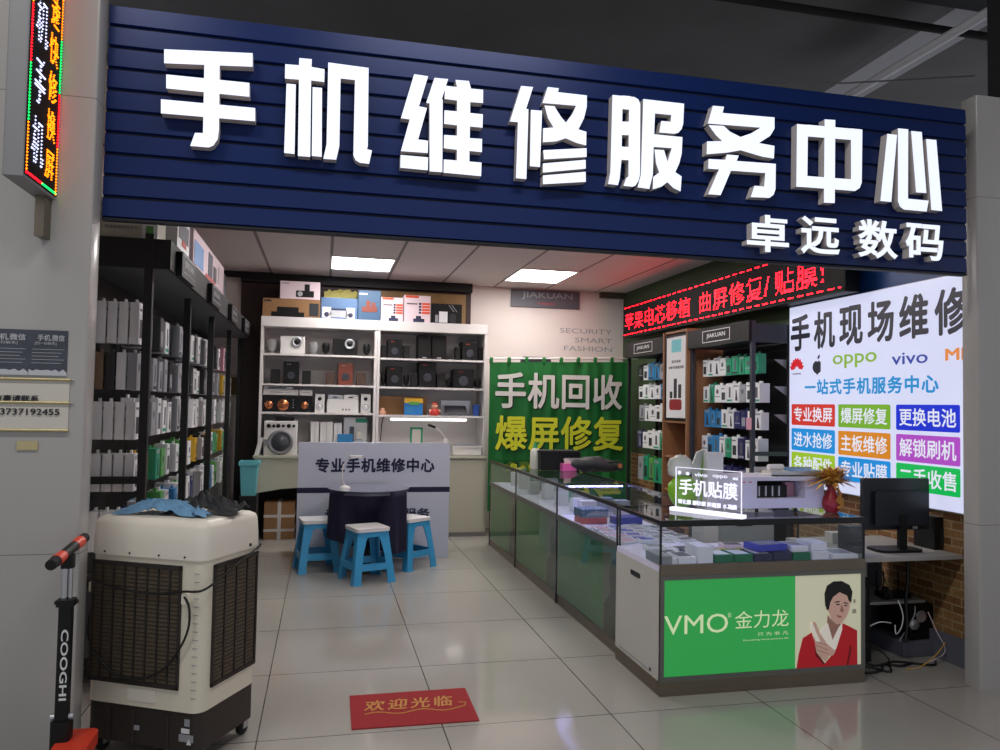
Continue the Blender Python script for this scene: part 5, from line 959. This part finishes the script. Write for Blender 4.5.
cable([g(928, 612, 4.2), g(936, 630, 4.18), g(945, 652, 4.14), (3.66, 4.1, .008)], .0035, 'pinkwhite', 'pinkish cable crossing in front of the subwoofer box')
cable([g(947, 640, 4.16), g(936, 655, 4.1), g(920, 667, 4.08), (3.5, 4.05, .008)], .0035, 'straw', 'tan cable crossing the pinkish one near the floor')
cable([(3.14, 4.12, .01), (3.2, 4.03, .01), (3.32, 4.05, .01), (3.42, 4.15, .01), (3.5, 4.1, .01), (3.62, 4.14, .01)], .007, 'cable_black', 'black cable winding along the floor under the desk')
cable([(3.16, 4.05, .02), (3.28, 4.12, .012), (3.36, 4.02, .01), (3.5, 4.18, .01), (3.7, 4.08, .01), (3.78, 4.13, .01)], .006, 'cable_black', 'second black cable tangled along the floor to the right')
cable([(3.2, 4.2, .15), (3.3, 4.14, .02), (3.44, 4.13, .03), (3.4, 4.17, .09), (3.3, 4.18, .12)], .006, 'cable_black', 'black cable looping before the low dark crate')
# white cabinet seen through the glass
t = thing('storage_cabinet', 'white cabinet with a slot handle behind the corner counter', 'cabinet', (2.95, 4.95, 0)); part('body', B(-.22, .22, 0, .4, 0, .84, 'panel_case'), t, .004); part('handle_hole', MB().rbox(-.08, .05, -.003, 0, .74, .765, .008, 'edge_dark', axis='y'), t)

# ================================================================== RIGHT WALL: LIGHT BOX, LED BAR
WX = 3.85; W = lambda x, y: (lambda v: (v.y, v.z))(PX(x, y, WX))
t = thing('light_box_sign', 'large glowing white wall sign with service names in coloured blocks', 'illuminated sign', (0, 0, 0))
yl = 5.795; yr = 3.86; zt = 2.444; zb = .945
part('housing', B(WX + .002, 3.9, yr, yl, zb, zt, 'silver'), t); part('lit_face', B(WX, WX + .002, yr + .004, yl - .004, zb + .006, zt - .006, 'lightbox'), t)
def wtxt(m, s, xl, xr, xm, ya, yb, mt, **k): a, b = W(xl, (ya + yb) / 2)[0], W(xr, (ya + yb) / 2)[0]; fit(m, s, 'x', WX - .002, a, b, W(xm, yb)[1], W(xm, ya)[1], mt, **k)
m = MB(); a = W(791, 330)[0]; b = W(959, 320)[0]
L6 = (a - b) / 5.88; zlo, zhi = W(800, 351)[1], W(800, 315)[1]
for i, ch in enumerate('手机现场维修'):
    y0 = a - i * (a - 3.90) / 5.95; part('heading_letter', fit(MB(), ch, 'x', WX - .002, y0, y0 - (a - 3.90) / 5.95 * .84, zlo, zhi, 'txt_dark', bold=.03), t)
m = MB(); wtxt(m, '一站式手机服务中心', 805, 939, 870, 377, 394, 'txt_sky', bold=.03, spacing=1.12); part('subheading', m, t)
m = MB(); cy, cz = W(797, 367)
for q in range(8):
    th = PI * (.08 + .84 * q / 7); r0, r1 = .02, .10; w_ = .022; dx, dz = math.cos(th), math.sin(th); nx, nz = -dz, dx
    m.prism([(cy + dx * r0, cz - .02 + dz * r0), (cy + dx * r1 * .7 + nx * w_, cz - .02 + dz * r1 * .7 + nz * w_), (cy + dx * r1, cz - .02 + dz * r1), (cy + dx * r1 * .7 - nx * w_, cz - .02 + dz * r1 * .7 - nz * w_)], 'x', WX - .003, WX - .001, 'txt_hw')
fit(m, 'HUAWEI', 'x', WX - .002, cy + .055, cy - .055, cz - .065, cz - .05, 'txt_dark', bold=.01); part('logo', m, t)
m = MB(); cy, cz = W(817.5, 367)
P = [(cy + .06 * math.cos(a_) * (1 - .0 * math.sin(a_)), cz + .052 * math.sin(a_) - .012 * (abs(math.cos(a_)) < .25)) for a_ in [i * PI / 12 for i in range(24)] if not (-.5 < math.sin(a_) < .5 and math.cos(a_) < -.86)]
m.prism(P, 'x', WX - .003, WX - .001, 'txt_dark'); m.prism([(cy - .005, cz + .06), (cy - .03, cz + .075), (cy - .03, cz + .10), (cy - .005, cz + .085)], 'x', WX - .003, WX - .001, 'txt_dark'); part('logo', m, t)
m = MB(); wtxt(m, 'oppo', 833, 877, 855, 353.5, 367.5, 'txt_oppo', bold=.01); part('logo', m, t)
m = MB(); wtxt(m, 'vivo', 892, 928, 910, 352, 364, 'txt_vivo', bold=.01); part('logo', m, t)
m = MB(); wtxt(m, 'MI', 945.5, 965, 950, 348.5, 360.5, 'txt_mi', bold=.03); part('logo', m, t)
colx = ((791.8, 835), (838.5, 890.5), (896.3, 960.2)); rows_ = [(W(792, 404.1)[1], W(792, 424.7)[1]), (W(792, 428)[1], W(792, 449.6)[1]), (W(792, 451.4)[1], W(792, 472.5)[1])]
names = (('专业换屏', '爆屏修复', '更换电池'), ('进水抢修', '主板维修', '解锁刷机'), ('各种配件', '专业贴膜', '二手收售')); cl_ = (('box_red', 'box_green', 'box_blue'), ('box_sky', 'box_orange', 'box_violet'), ('box_lime', 'box_sky', 'box_emerald'))
for r in range(3):
    for c in range(3):
        y1_, y0_ = PX(colx[c][0], 430, WX).y, PX(colx[c][1], 430, WX).y; z1_, z0_ = rows_[r]
        b_ = part('coloured_block', MB().rbox(WX - .002, WX, y0_, y1_, z0_, z1_, .012, cl_[r][c], axis='x'), t); hh = z1_ - z0_; ww = y1_ - y0_
        part('writing', fit(MB(), names[r][c], 'x', WX - .0035, y1_ - ww * .06, y0_ + ww * .05, z0_ + hh * .17, z1_ - hh * .14, 'txt_white', bold=.015), b_)
# LED bar
t = thing('led_text_bar', 'long black bar of red running dot matrix writing above the racks', 'illuminated sign', (0, 0, 0)); LXX = 3.70; y0, y1, z0, z1 = 4.88, 9.16, 2.447, 2.856
part('housing', B(LXX + .002, 3.82, y0, y1, z0, z1, 'black'), t, .004); part('wall_mount', MB().box(3.82, 3.899, 5.3, 5.4, 2.5, 2.8, 'black').box(3.82, 3.899, 8.3, 8.4, 2.5, 2.8, 'black'), t)
part('display', B(LXX, LXX + .002, y0 + .01, y1 - .01, z0 + .012, z1 - .012, 'led_back'), t)
P_ = .0158
def cell(m, y, z, wy=P_ * .62, wz=P_ * .55): m.add([(LXX - .001, y - wy / 2, z - wz / 2), (LXX - .001, y + wy / 2, z - wz / 2), (LXX - .001, y + wy / 2, z + wz / 2), (LXX - .001, y - wy / 2, z + wz / 2)], [(0, 1, 2, 3)], 'led_red')
tw = '苹果电芯移植 曲屏修复/贴膜!'; ys = 9.10; adv = [.335] * 6 + [.17] + [.335] * 4 + [.17] + [.335] * 2 + [.2]
ystarts = []; yy = 9.11; tot = sum(adv); kf = (9.11 - PX(834, 275, LXX).y) / tot
for ch, ad in zip(tw, adv):
    if ch != ' ':
        m = MB()
        for i, j in raster(ch, 17, .0): cell(m, yy - (i + .5) / 17 * ad * kf * (1 if ad > .3 else 1.9) * .98, 2.543 + (j + 1.0) / 17 * .235, ad * kf / 17 * .6 if ad > .3 else P_ * .8, .235 / 17 * .6)
        part('lit_character', m, t)
    yy -= ad * kf
m = MB(); i = 0; y = y1 - .04
while y > y0 + .04:
    if i % 8 < 5: cell(m, y, z1 - .033); cell(m, y + 0, z0 + .037)
    i += 1; y -= P_
part('lit_border', m, t)
# ================================================================== LEFT BLACK RACK
RX0, RXP, RXF = -1.34, -.95, -.86; PYS = [4.60, 5.86, 7.06, 8.34, 9.38]; HZ0, HZ1 = 2.30, 2.465
t = thing('accessory_rack', 'long black metal display rack along the left wall', 'display rack', (0, 0, 0))
part('back_panel', B(RX0, RX0 + .015, PYS[0], PYS[-1], .05, HZ1, 'rack_black'), t)
for y in PYS: part('post', B(RXP - .045, RXP, y - .022, y + .022, 0, HZ1 + (.03 if y == PYS[0] else -.17), 'rack_black'), t, .002)
part('header', MB().box(RXF - .02, RXF, PYS[0] - .02, PYS[-1] + .02, HZ0, HZ1, 'rack_black').box(RX0 + .02, RXF - .02, PYS[0] - .02, PYS[0], HZ0, HZ1, 'rack_black'), t)
part('canopy', B(RX0 + .015, RXF - .02, PYS[0], PYS[-1] + .02, HZ0 - .002, HZ0 + .008, 'perf_under'), t)
part('top_board', B(RX0 + .015, RXF - .02, PYS[0], PYS[-1] + .02, HZ1 - .012, HZ1 - .001, 'rack_black'), t)
for z in (1.10, .55): part('end_bar', B(RX0 + .015, RXP - .045, PYS[0] - .012, PYS[0] + .012, z, z + .04, 'rack_black'), t)
part('base_shelf', B(RX0, RXP, PYS[0], PYS[-1], .12, .16, 'rack_black'), t)
for z in (1.86, 1.58, 1.30, 1.02, .70, .40):
    m = MB()
    for i in range(4): m.box(RX0 + .015, RX0 + .03, PYS[i] + .03, PYS[i + 1] - .03, z + .26, z + .285, 'rack_black')
    part('hook_rail', m, t)
for i in range(4):
    ym = (PYS[i] + PYS[i + 1]) / 2 - .25; p = part('brand_plate', MB().rbox(RXF, RXF + .035, ym - .24, ym + .24, HZ0 - .01, HZ1 - .03, .01, 'black', axis='x'), t)
    m = fit(MB(), 'JIAKUAN', 'x', RXF + .036, ym - .15, ym + .15, HZ0 + .045, HZ0 + .1, 'p_grey', bold=.01); frame_rect(m, ym - .2, ym + .2, HZ0 + .02, HZ0 + .125, .006, lambda m, a, b, c, d: m.box(RXF + .035, RXF + .0365, a, b, c, d, 'p_grey')); part('writing', m, p)
rows_z = [1.88, 1.62, 1.34, 1.05, .72]; rown = ['top', 'second', 'third', 'fourth', 'fifth']; bayn = ['nearest', 'second', 'third', 'furthest']
pal = {0: ['p_white', 'p_black', 'p_white', 'p_grey', 'p_black', 'p_white', 'p_grey'], 1: ['p_black', 'p_white', 'p_white', 'p_grey', 'p_grey', 'p_grey', 'p_black'], 2: ['p_white', 'p_white', 'p_white', 'p_grey', 'p_white', 'p_white', 'p_white'], 3: ['p_white', 'p_black', 'p_yellow', 'p_white', 'p_green', 'p_lgreen', 'p_white'], 4: ['p_white', 'p_navy', 'p_white', 'p_blue', 'p_white', 'p_lgreen', 'p_white']}
hts = [.235, .22, .235, .21, .23]
cnt = 0
for bay in range(4):
    L = PYS[bay + 1] - PYS[bay] - .12; ncol = 7
    for r in range(5):
        for c in range(ncol):
            if bay == 0 and r == 0 and c in (3,) or (c > 0 and (c * 7 + r * 5 + bay * 4) % 6 == 0): continue
            body = pal[r][(c + bay * 3) % 7]
            if bay == 0 and r in (0, 2, 3) and c == 0: body = 'p_white'
            if bay == 3 and c < 2 and r in (0, 1): body = ['p_pink', 'p_yellow'][r]
            h = hts[r] - .012 * ((c * 7 + bay + r) % 3); wy = .115 if (c + r) % 3 else .095; y = PYS[bay] + .11 + c * (L - .1) / (ncol - 1)
            deep = 4 if (bay == 0 and c == 0) else (2 if (c == 0 or (bay == 0 and c == 1)) else 1)
            th = .05 if deep == 4 else .058 if deep == 2 else .09 + .03 * ((c + r) % 3)
            for k in range(deep):
                o = link('boxed_accessory', pack(body, wy, th, h, (c + r * 2 + bay) % 4)); x = -1.03 - k * (th + .008) - (.02 if deep == 1 else 0)
                if deep == 4 and r == 1: o.data = pack(['p_grey', 'p_white', 'p_black', 'p_brown'][k], wy, th, h, 3)
                o.location = (x, y, rows_z[r])
                cw = CW[['p_grey', 'p_white', 'p_black', 'p_brown'][k] if deep == 4 and r == 1 else body]
                tag(o, f"{cw} boxed accessory, {ORD[c]} in {rown[r]} row, {bayn[bay]} bay of left rack" + (f", {ORD[k]} deep" if deep > 1 else ''), 'box', 'boxed accessories hanging on the left rack')
                cnt += 1
# wire basket section low in the furthest bays
for i, (y, nm) in enumerate(((7.7, 'third'),)):
    t = thing('wire_basket', f'dark wire basket low in the {nm} bay of the left rack', 'basket', (RXP + .0, y, 0)); m = MB()
    for k in range(13): m.tube([(.0, -.42 + k * .07, .40), (.10, -.42 + k * .07, .56)], .003, 'p_grey', 4)
    for a_, b_ in ((.0, .40), (.10, .56)): m.tube([(a_, -.42, b_), (a_, .42, b_)], .005, 'p_grey', 5)
    part('wires', m, t)
# cartons on the rack
def bigbox(x0, x1, y0, y1, h, body, label, fn, name='carton', rz=0):
    t = thing(name, label, 'carton', ((x0 + x1) / 2, (y0 + y1) / 2, HZ1 + .002), rz); a, b = (x1 - x0) / 2, (y1 - y0) / 2
    part('carton', B(-a, a, -b, b, 0, h, body), t, .003); m = MB(); fn(m, a, b, h); part('print', m, t)
def f1(m, a, b, h): m.box(a - .08, a + .001, -b - .002, -b, 0, h, 'p_white'); m.box(a - .06, a - .02, -b - .003, -b, .03, .08, 'p_lgreen'); fit(m, '高级有线音响系列', 'y', -b - .003, -a + .02, a - .1, .055, .075, 'p_print')
bigbox(-1.24, -.945, 4.635, 4.86, .17, 'cream', 'beige printed carton at the near end on top of the left rack', f1)
def f2(m, a, b, h): m.box(a, a + .002, -b * .8, b * .8, h * .3, h * .6, 'p_print'); m.box(a, a + .003, -b * .3, b * .4, h * .2, h * .3, 'fig_red'); m.box(-a, a, -b - .002, -b, h * .1, h * .12, 'p_grey')
bigbox(-1.2, -.90, 4.98, 5.40, .36, 'p_white', 'white carton with small printed picture behind the beige carton', f2)
def f3(m, a, b, h):
    m.box(a, a + .002, -b * .95, -b * .45, h * .15, h * .75, 'screen_blue'); m.box(a, a + .003, -b * .15, b * .12, h * .2, h * .88, 'navy_print'); m.box(a, a + .003, b * .2, b * .4, h * .2, h * .65, 'p_darkprint')
    m.box(a, a + .004, -b * .3, b * .3, h * .02, h * .2, 'fig_red'); m.box(a, a + .002, b * .55, b * .6, h * .3, h * .8, 'p_grey')
bigbox(-1.22, -.89, 5.5, 7.1, .27, 'pinkwhite', 'long pale carton with speaker picture on top of the left rack', f3)
bigbox(-1.22, -.95, 7.5, 7.75, .30, 'p_darkprint', 'dark narrow carton behind the long pale carton on the left rack', f2)

# ================================================================== RIGHT WALL RACKS
def rrack(y0, y1, label, frame, near, header=True):
    t = thing('wall_rack', label, 'display rack', (0, 0, 0)); xf, xb = 3.5, 3.895
    part('back_panel', B(xb - .012, xb, y0 + .03, y1, .0, 2.17, 'rack_panel'), t)
    for y in ((y0, y0 + .035), (y1 - .035, y1)):
        part('post', B(xf, xf + .035, *y, 0, 2.32, frame), t, .002); part('post', B(xb - .04, xb, *y, 0, 2.32, frame), t, .002)
    hd = part('header', MB().box(xf - .03, xf + .0, y0 + .0, y1, 2.15, 2.325, 'black').box(xf, xb - .04, y0 + .037, y1 - .037, 2.15, 2.165, 'rack_grey').box(xf + .035, xb - .04, y0 + .012, y0 + .02, 2.14, 2.30, 'rack_grey'), t)
    ym = (y0 + y1) / 2; m = fit(MB(), 'JIAKUAN', 'x', xf - .032, ym + .17, ym - .17, 2.215, 2.265, 'p_white', bold=.012)
    frame_rect(m, ym - .25, ym + .25, 2.185, 2.295, .006, lambda m, a, b, c, d: m.box(xf - .0325, xf - .03, a, b, c, d, 'p_white')); part('writing', m, hd)
    part('cross_bar', B(xf + .035, xb - .04, y0 + .008, y0 + .03, 1.18, 1.215, frame), t); part('base', B(xf, xb, y0 + .036, y1 - .036, 0, .12, 'rack_black'), t)
    for z in (2.09, 1.85, 1.61, 1.36, 1.10): part('hook_rail', B(xb - .03, xb - .012, y0 + .04, y1 - .04, z, z + .025, 'rack_black'), t); 
    if near:
        for z in (2.0, 1.77, 1.53): part('shelf_bracket', MB().prism([(xb - .04, z), (xb - .16, z), (xb - .04, z - .08)], 'y', y0 + .04, y0 + .045, 'p_grey'), t)
    return t
rrack(5.80, 6.92, 'black wall rack with blue grey posts nearest to the light box', 'rack_grey', True)
rrack(7.48, 8.52, 'black wall rack between the green curtain and the wooden column', 'rack_black', False)
def fill(y0, y1, ncol, rows, colors, who, sz):
    for r, (zt, zb) in enumerate(rows):
        for c in range(ncol):
            body = colors[r][c % len(colors[r])]
            if body is None: continue
            y = y0 + (c + .5) * (y1 - y0) / ncol; wy = (y1 - y0) / ncol * (.93 if (c + r) % 4 else .8); h = zt - zb - .025 - .01 * ((c * 5 + r) % 3)
            o = link('boxed_accessory', pack(body, wy, .08 + .02 * ((c + r) % 2), h, (c * 3 + r) % 4)); o.location = (3.60 + .012 * ((c * 3 + r) % 3), y, zb); o.rotation_euler = (0, 0, PI + .05 * math.sin(c * 2.3 + r))
            tag(o, f"{CW[body]} boxed accessory, {ORD[c]} from near end, {rown[r]} row, {who}", 'box', f'boxed accessories on the {who}')
w, g, b, n, k, y_ = 'p_white', 'p_green', 'p_blue', 'p_navy', 'p_black', 'p_grey'
fill(5.86, 6.86, 9, [(2.075, 1.88), (1.83, 1.63), (1.59, 1.395), (1.345, 1.13), (1.08, .88)], [[g, g, g, g, g, w, w, w, w], [w, w, y_, w, w, w, w, g, w], [w, w, n, n, w, w, b, b, b], [w, w, n, w, g, w, b, b, w], [w, w, n, n, n, n, w, n, n]], 'rack by the light box', 0)
fill(7.54, 8.44, 6, [(2.10, 1.885), (1.86, 1.67), (1.625, 1.418), (1.335, 1.11), (1.04, .74)], [[w, y_, b, b, w, k], [b, b, w, w, w, w], [w, w, w, w, w, y_], [g, g, w, w, w, n], ['p_lgreen', g, g, 'p_lgreen', g, y_]], 'rack by the curtain', 0)
for r, z in enumerate((.52, .24)):
    for c in range(9):
        o = link('boxed_accessory', pack([w, n, y_][(c + r) % 3], .11, .09, .22, c % 4)); o.location = (3.61, 5.86 + c * .118, z); o.rotation_euler = (0, 0, PI)
        tag(o, f"{CW[[w, n, y_][(c + r) % 3]]} boxed accessory, {ORD[c]} from the near end, {('sixth', 'lowest')[r]} row, light box rack", 'box', 'boxed accessories on the rack by the light box')
# price card
solo('price_card', MB().rbox(3.485, 3.488, 5.78, 5.86, 1.40, 1.50, .008, 'p_pink', axis='x'), 'small pink card clipped to the near post of the right rack', 'card')
# wooden column with poster
t = thing('wooden_display_column', 'light wooden column with a product poster between the two right racks', 'display column', (0, 0, 0)); y0, y1, xf = 6.925, 7.475, 3.5
part('side_panel', B(xf - .03, 3.895, y0, y0 + .02, 0, 2.36, 'rack_wood'), t); part('side_panel', B(xf - .03, 3.895, y1 - .02, y1, 0, 2.36, 'rack_wood'), t); part('back_panel', B(3.88, 3.895, y0 + .02, y1 - .02, 0, 2.36, 'rack_wood'), t)
for z in (2.34, 1.42, 1.06, .72, .38, .05): part('shelf', B(xf - .01, 3.88, y0 + .02, y1 - .02, z, z + .02, 'rack_wood'), t)
m = MB(); frame_rect(m, y0 + .03, y1 - .03, 1.45, 2.32, .02, lambda m, a, b, c, d: m.box(xf - .02, xf, a, b, c, d, 'black')); pf = part('poster_frame', m, t)
pp = part('poster', B(xf - .012, xf - .008, y0 + .05, y1 - .05, 1.47, 2.30, 'p_white'), t); m = MB(); X = xf - .0125; yc = (y0 + y1) / 2
m.box(X, X + .001, yc - .11, yc + .11, 2.14, 2.27, 'bin_teal'); fit(m, '蓝牙音响', 'x', X, yc + .10, yc - .10, 2.03, 2.06, 'p_darkprint', bold=.02); fit(m, '全新升级智能音箱', 'x', X, yc + .17, yc - .17, 1.97, 2.0, 'p_darkprint', bold=.02)
m.rbox(X, X + .001, yc - .13, yc + .15, 1.55, 1.66, .03, 'vase_red', axis='x').rbox(X, X + .001, yc - .02, yc + .05, 1.67, 1.87, .01, 'p_darkprint', axis='x').rbox(X, X + .001, yc - .12, yc - .05, 1.67, 1.81, .01, 'p_darkprint', axis='x').rbox(X, X + .001, yc + .08, yc + .14, 1.67, 1.74, .01, 'p_darkprint', axis='x'); part('print', m, pp)

# ================================================================== AIR COOLER
Nn = Vector((-.480, 3.49)); u = Vector((-.885, .465)).normalized(); W_, D_ = .585, .43
t = thing('air_cooler', 'large cream evaporative air cooler with dark base beside the left pillar', 'air cooler', (Nn.x, Nn.y, 0), math.atan2(-u.y, -u.x))
# local frame: x from far-left corner(-W) to near corner (0), y depth
zb, zt = .075, 1.045; zc = .885; zw = .238
def rb(x0, x1, y0, y1, z0, z1, r, m): return MB().rbox(x0, x1, y0, y1, z0, z1, r, m, 5)
bs = part('base_tank', rb(-W_ + .006, -.006, .006, D_ - .006, zb, zw, .035, 'cooler_dark'), t)
for x in (-.46, -.335, -.16):
    m = MB(); m.rbox(x - .008, x + .008, .0, .01, zb, zw - .02, .003, 'cooler_dark'); part('base_rib', m, bs)
m = MB().box(-.09, -.05, .004, .006, .15, .17, 'p_white').box(-.10, -.03, .003, .006, .115, .145, 'p_grey').box(-.075, -.05, .004, .006, .18, .21, 'p_grey').prism([(-.062, .105), (-.04, .105), (-.05, .13)], 'y', .002, .006, 'p_white').box(-.33, -.30, .003, .006, .135, .155, 'p_grey'); part('label_sticker', m, bs)
part('body', rb(-W_, 0, 0, D_, zw, zc, .05, 'cooler_white'), t)
cap = MB(); r = .05
def ring(x0, x1, y0, y1, r, z, n=5):
    P = []
    for cx, cy, a0 in ((x1 - r, y1 - r, 0), (x0 + r, y1 - r, 90), (x0 + r, y0 + r, 180), (x1 - r, y0 + r, 270)):
        for i in range(n + 1): a = math.radians(a0 + 90 * i / n); P.append((cx + r * math.cos(a), cy + r * math.sin(a), z))
    return P
levels = [(.008, zc - .004), (.008, zc + .06), (.002, zt - .03), (-.006, zt - .012), (-.03, zt)]; vs = []; e = 0
for g_, z in levels: vs += ring(-W_ - g_, g_, -g_, D_ + g_, max(.03, r + g_), z)
nn = 24; fs = [(i * nn + k, i * nn + (k + 1) % nn, (i + 1) * nn + (k + 1) % nn, (i + 1) * nn + k) for i in range(len(levels) - 1) for k in range(nn)]
cap.add(vs, fs, 'cooler_cap', True); cap.add(vs, [list(range(nn))[::-1], [len(vs) - nn + k for k in range(nn)]], 'cooler_cap'); part('top_cap', cap, t)
m = MB()
for x in (-.5, -.37, -.22, -.09): m.cyl((x, -.012, zc + .01), (x, -.006, zc + .01), .004, 'rubber', n=8)
m.cyl((.012, .33, zc + .012), (.006, .33, zc + .012), .008, 'rubber', n=8); part('screw', m, t)
def louver(name, x0, x1, side, nv):
    g_ = part(name, MB(), t) if False else None
    m = MB(); z0, z1 = .33, .855
    if side == 'f': f = lambda a, b, y0, y1, c, d, mt: m.box(a, b, y0, y1, c, d, mt)
    else: f = lambda a, b, y0, y1, c, d, mt: m.box(-y1, -y0, a, b, c, d, mt)
    f(x0, x1, -.004, 0, z0, z1, 'honeycomb')
    g = part(name, m, t); m = MB()
    for a, b, c, d in ((x0, x1, z0, z0 + .018), (x0, x1, z1 - .018, z1), (x0, x0 + .012, z0, z1), (x1 - .012, x1, z0, z1)): f(a, b, -.010, 0, c, d, 'louver_black')
    for k in range(1, nv): xx = x0 + (x1 - x0) * k / nv; f(xx - .004, xx + .004, -.009, 0, z0, z1, 'louver_black')
    n_ = 30
    for k in range(1, n_): z = z0 + (z1 - z0) * k / n_; f(x0, x1, -.0065, 0, z - .0018, z + .0018, 'louver_black')
    part('grille_bars', m, g)
louver('front_grille', -W_ + .02, -.105, 'f', 8); louver('side_grille', .065, D_ - .03, 's', 4)
part('access_plate', MB().rbox(-.36, -.22, -.003, 0, .262, .315, .006, 'cooler_cap', axis='y'), t)
part('cable_hook', MB().rbox(-.085, -.062, -.03, 0, .70, .745, .006, 'cooler_cap', axis='y'), t); part('cable_hook', MB().rbox(-W_ - .03, -W_, .03, .05, .70, .745, .006, 'cooler_cap', axis='y'), t)
# fluting on the rounded corner
m = MB()
for k in range(16): m.box(-.045, -.02, -.0015, .0, .30 + k * .035, .303 + k * .035, 'p_grey')
part('corner_fluting', m, t)
for x, y in ((-.05, .06), (-W_ + .05, .06), (-.04, D_ - .05), (-W_ + .05, D_ - .05)):
    c = part('caster', MB().lathe([(.0, -.013), (.032, -.013), (.036, -.006), (.036, .006), (.032, .013), (.0, .013)], (x, y, .037), 'rubber', 18, 'x'), t); part('fork', MB().box(x - .022, x - .015, y - .016, y + .016, .035, .10, 'silver').box(x + .015, x + .022, y - .016, y + .016, .035, .10, 'silver'), c)
cp = [(-W_ - .01, .08, .80), (-W_ + .0, -.015, .775), (-.35, -.02, .735), (-.2, -.022, .735), (-.08, -.03, .755), (.01, -.03, .765), (.03, .05, .79), (.02, .2, .83), (.02, D_ - .06, .875), (.02, D_ - .03, .89)]
P2 = [(-.07, -.03, .735), (-.045, -.03, .69), (-.05, -.025, .60), (-.1, -.02, .50), (-.18, -.02, .41), (-.3, -.018, .36), (-.42, -.018, .37), (-.50, -.015, .43), (-W_ - .015, .02, .52), (-W_ - .02, .06, .72)]
def smooth(pts, k=6):
    P = [Vector(p) for p in pts]; out = []
    for i in range(len(P) - 1):
        p0, p1, p2, p3 = P[max(i - 1, 0)], P[i], P[i + 1], P[min(i + 2, len(P) - 1)]
        for q in range(k): s_ = q / k; out.append(.5 * ((2 * p1) + (-p0 + p2) * s_ + (2 * p0 - 5 * p1 + 4 * p2 - p3) * s_ ** 2 + (-p0 + 3 * p1 - 3 * p2 + p3) * s_ ** 3))
    return out + [P[-1]]
part('power_cord', MB().tube(smooth(cp), .005, 'cable_black', 6).tube(smooth(P2), .005, 'cable_black', 6), t)
# cloth and dark net bag on top
def crumple(nx, ny, sx, sy, amp_, m_, seed, edge=.35):
    rnd = random.Random(seed); ph = [(rnd.uniform(4, 15), rnd.uniform(4, 15), rnd.uniform(0, 6)) for _ in range(6)]; vs = []
    for i in range(nx):
        for j in range(ny):
            a, b = i / (nx - 1) * 2 - 1, j / (ny - 1) * 2 - 1; rr = 1 + .18 * math.sin(3 * math.atan2(b, a) + seed) + .1 * math.sin(7 * math.atan2(b, a))
            x, y = a * sx * rr, b * sy * rr; h = sum(math.sin(p * a * 1.15 + q * b * 1.15 + f) for p, q, f in ph) / 4.5; z = max(0, 1 - (a * a + b * b) * .62) * amp_ * (.75 + 1.1 * abs(h)) + .004
            vs.append((x, y, z))
    return MB().add(vs, [(i * ny + j, (i + 1) * ny + j, (i + 1) * ny + j + 1, i * ny + j + 1) for i in range(nx - 1) for j in range(ny - 1)], m_, True)
mw = Matrix.Translation((Nn.x, Nn.y, 0)) @ Matrix.Rotation(math.atan2(-u.y, -u.x), 4, 'Z')
v = mw @ Vector((-.335, .17, zt + .002)); solo('folded_cloth', crumple(54, 34, .16, .09, .055, 'cloth_blue', 3), 'crumpled light blue cloth lying on top of the air cooler', 'cloth', v, -.35)
v = mw @ Vector((-.155, .24, zt + .002)); solo('dark_net_bag', crumple(48, 34, .15, .09, .06, 'cloth_black', 8), 'crumpled dark net bag on top of the cooler, right of the cloth', 'bag', v, -.3)
v = mw @ Vector((-.13, .13, zt + .002)); solo('pale_cloth_scrap', crumple(14, 10, .055, .03, .03, 'cloth_blue', 5), 'small pale cloth scrap poking from under the dark net bag', 'cloth', v, -.5)

# ================================================================== KICK SCOOTER
sx_, sy_ = -.953, 3.30; t = thing('kick_scooter', 'black folding kick scooter with red grips leaning by the left pillar', 'scooter', (sx_, sy_, 0))
gz = .975; part('lower_tube', MB().rbox(-.024, .024, -.024, .024, .16, .775, .012, 'black'), t)
fw = fit(MB(), 'COOGHI', 'y', -.0262, -.32, .32, -.012, .012, 'p_white', bold=.02); fw.v = [Vector((.006 + v.z * 1.1, v.y, .545 - v.x * .42)) for v in fw.v]; part('tube_writing', fw, t)
part('clamp', MB().rbox(-.032, .032, -.03, .03, .765, .79, .01, 'black').box(-.04, .04, -.012, .012, .772, .784, 'black'), t)
part('chrome_stem', MB().cyl((-.009, 0, .78), (-.009, 0, .93), .012, 'chrome', n=14).cyl((.012, 0, .78), (.012, 0, .93), .007, 'chrome', n=10), t, label='chrome telescopic stem')
part('stem_joint', MB().rbox(-.022, .022, -.024, .024, .91, .96, .01, 'black'), t)
d = Vector((.013, .19, .026)); c = Vector((0, 0, gz)); 
part('handlebar', MB().cyl(c - d * .3, c + d * .3, .02, 'black', n=14), t)
for s in (-1, 1):
    g_ = part('grip', MB().cyl(c + d * .3 * s, c + d * .62 * s, .021, 'red_plastic', r1=.023, n=14), t, label='red grip'); part('grip_end', MB().cyl(c + d * .62 * s, c + d * .86 * s, .022, 'rubber', r1=.02, n=14), g_)
part('folding_joint', MB().rbox(-.034, .034, -.035, .035, .13, .33, .012, 'black').cyl((-.04, 0, .34), (.04, 0, .34), .012, 'silver', n=10), t)
part('fender', MB().rbox(-.01, .115, -.11, .09, .205, .255, .035, 'red_plastic', 5), t, .006, label='red front fender'); part('deck', MB().rbox(-.06, .06, .04, .165, .055, .085, .02, 'black'), t)
for s in (-.035, .045): part('wheel', MB().lathe([(.0, -.014), (.085, -.014), (.10, -.005), (.10, .005), (.085, .014), (.0, .014)], (s, -.02, .1005), 'rubber', 20, 'x'), t)
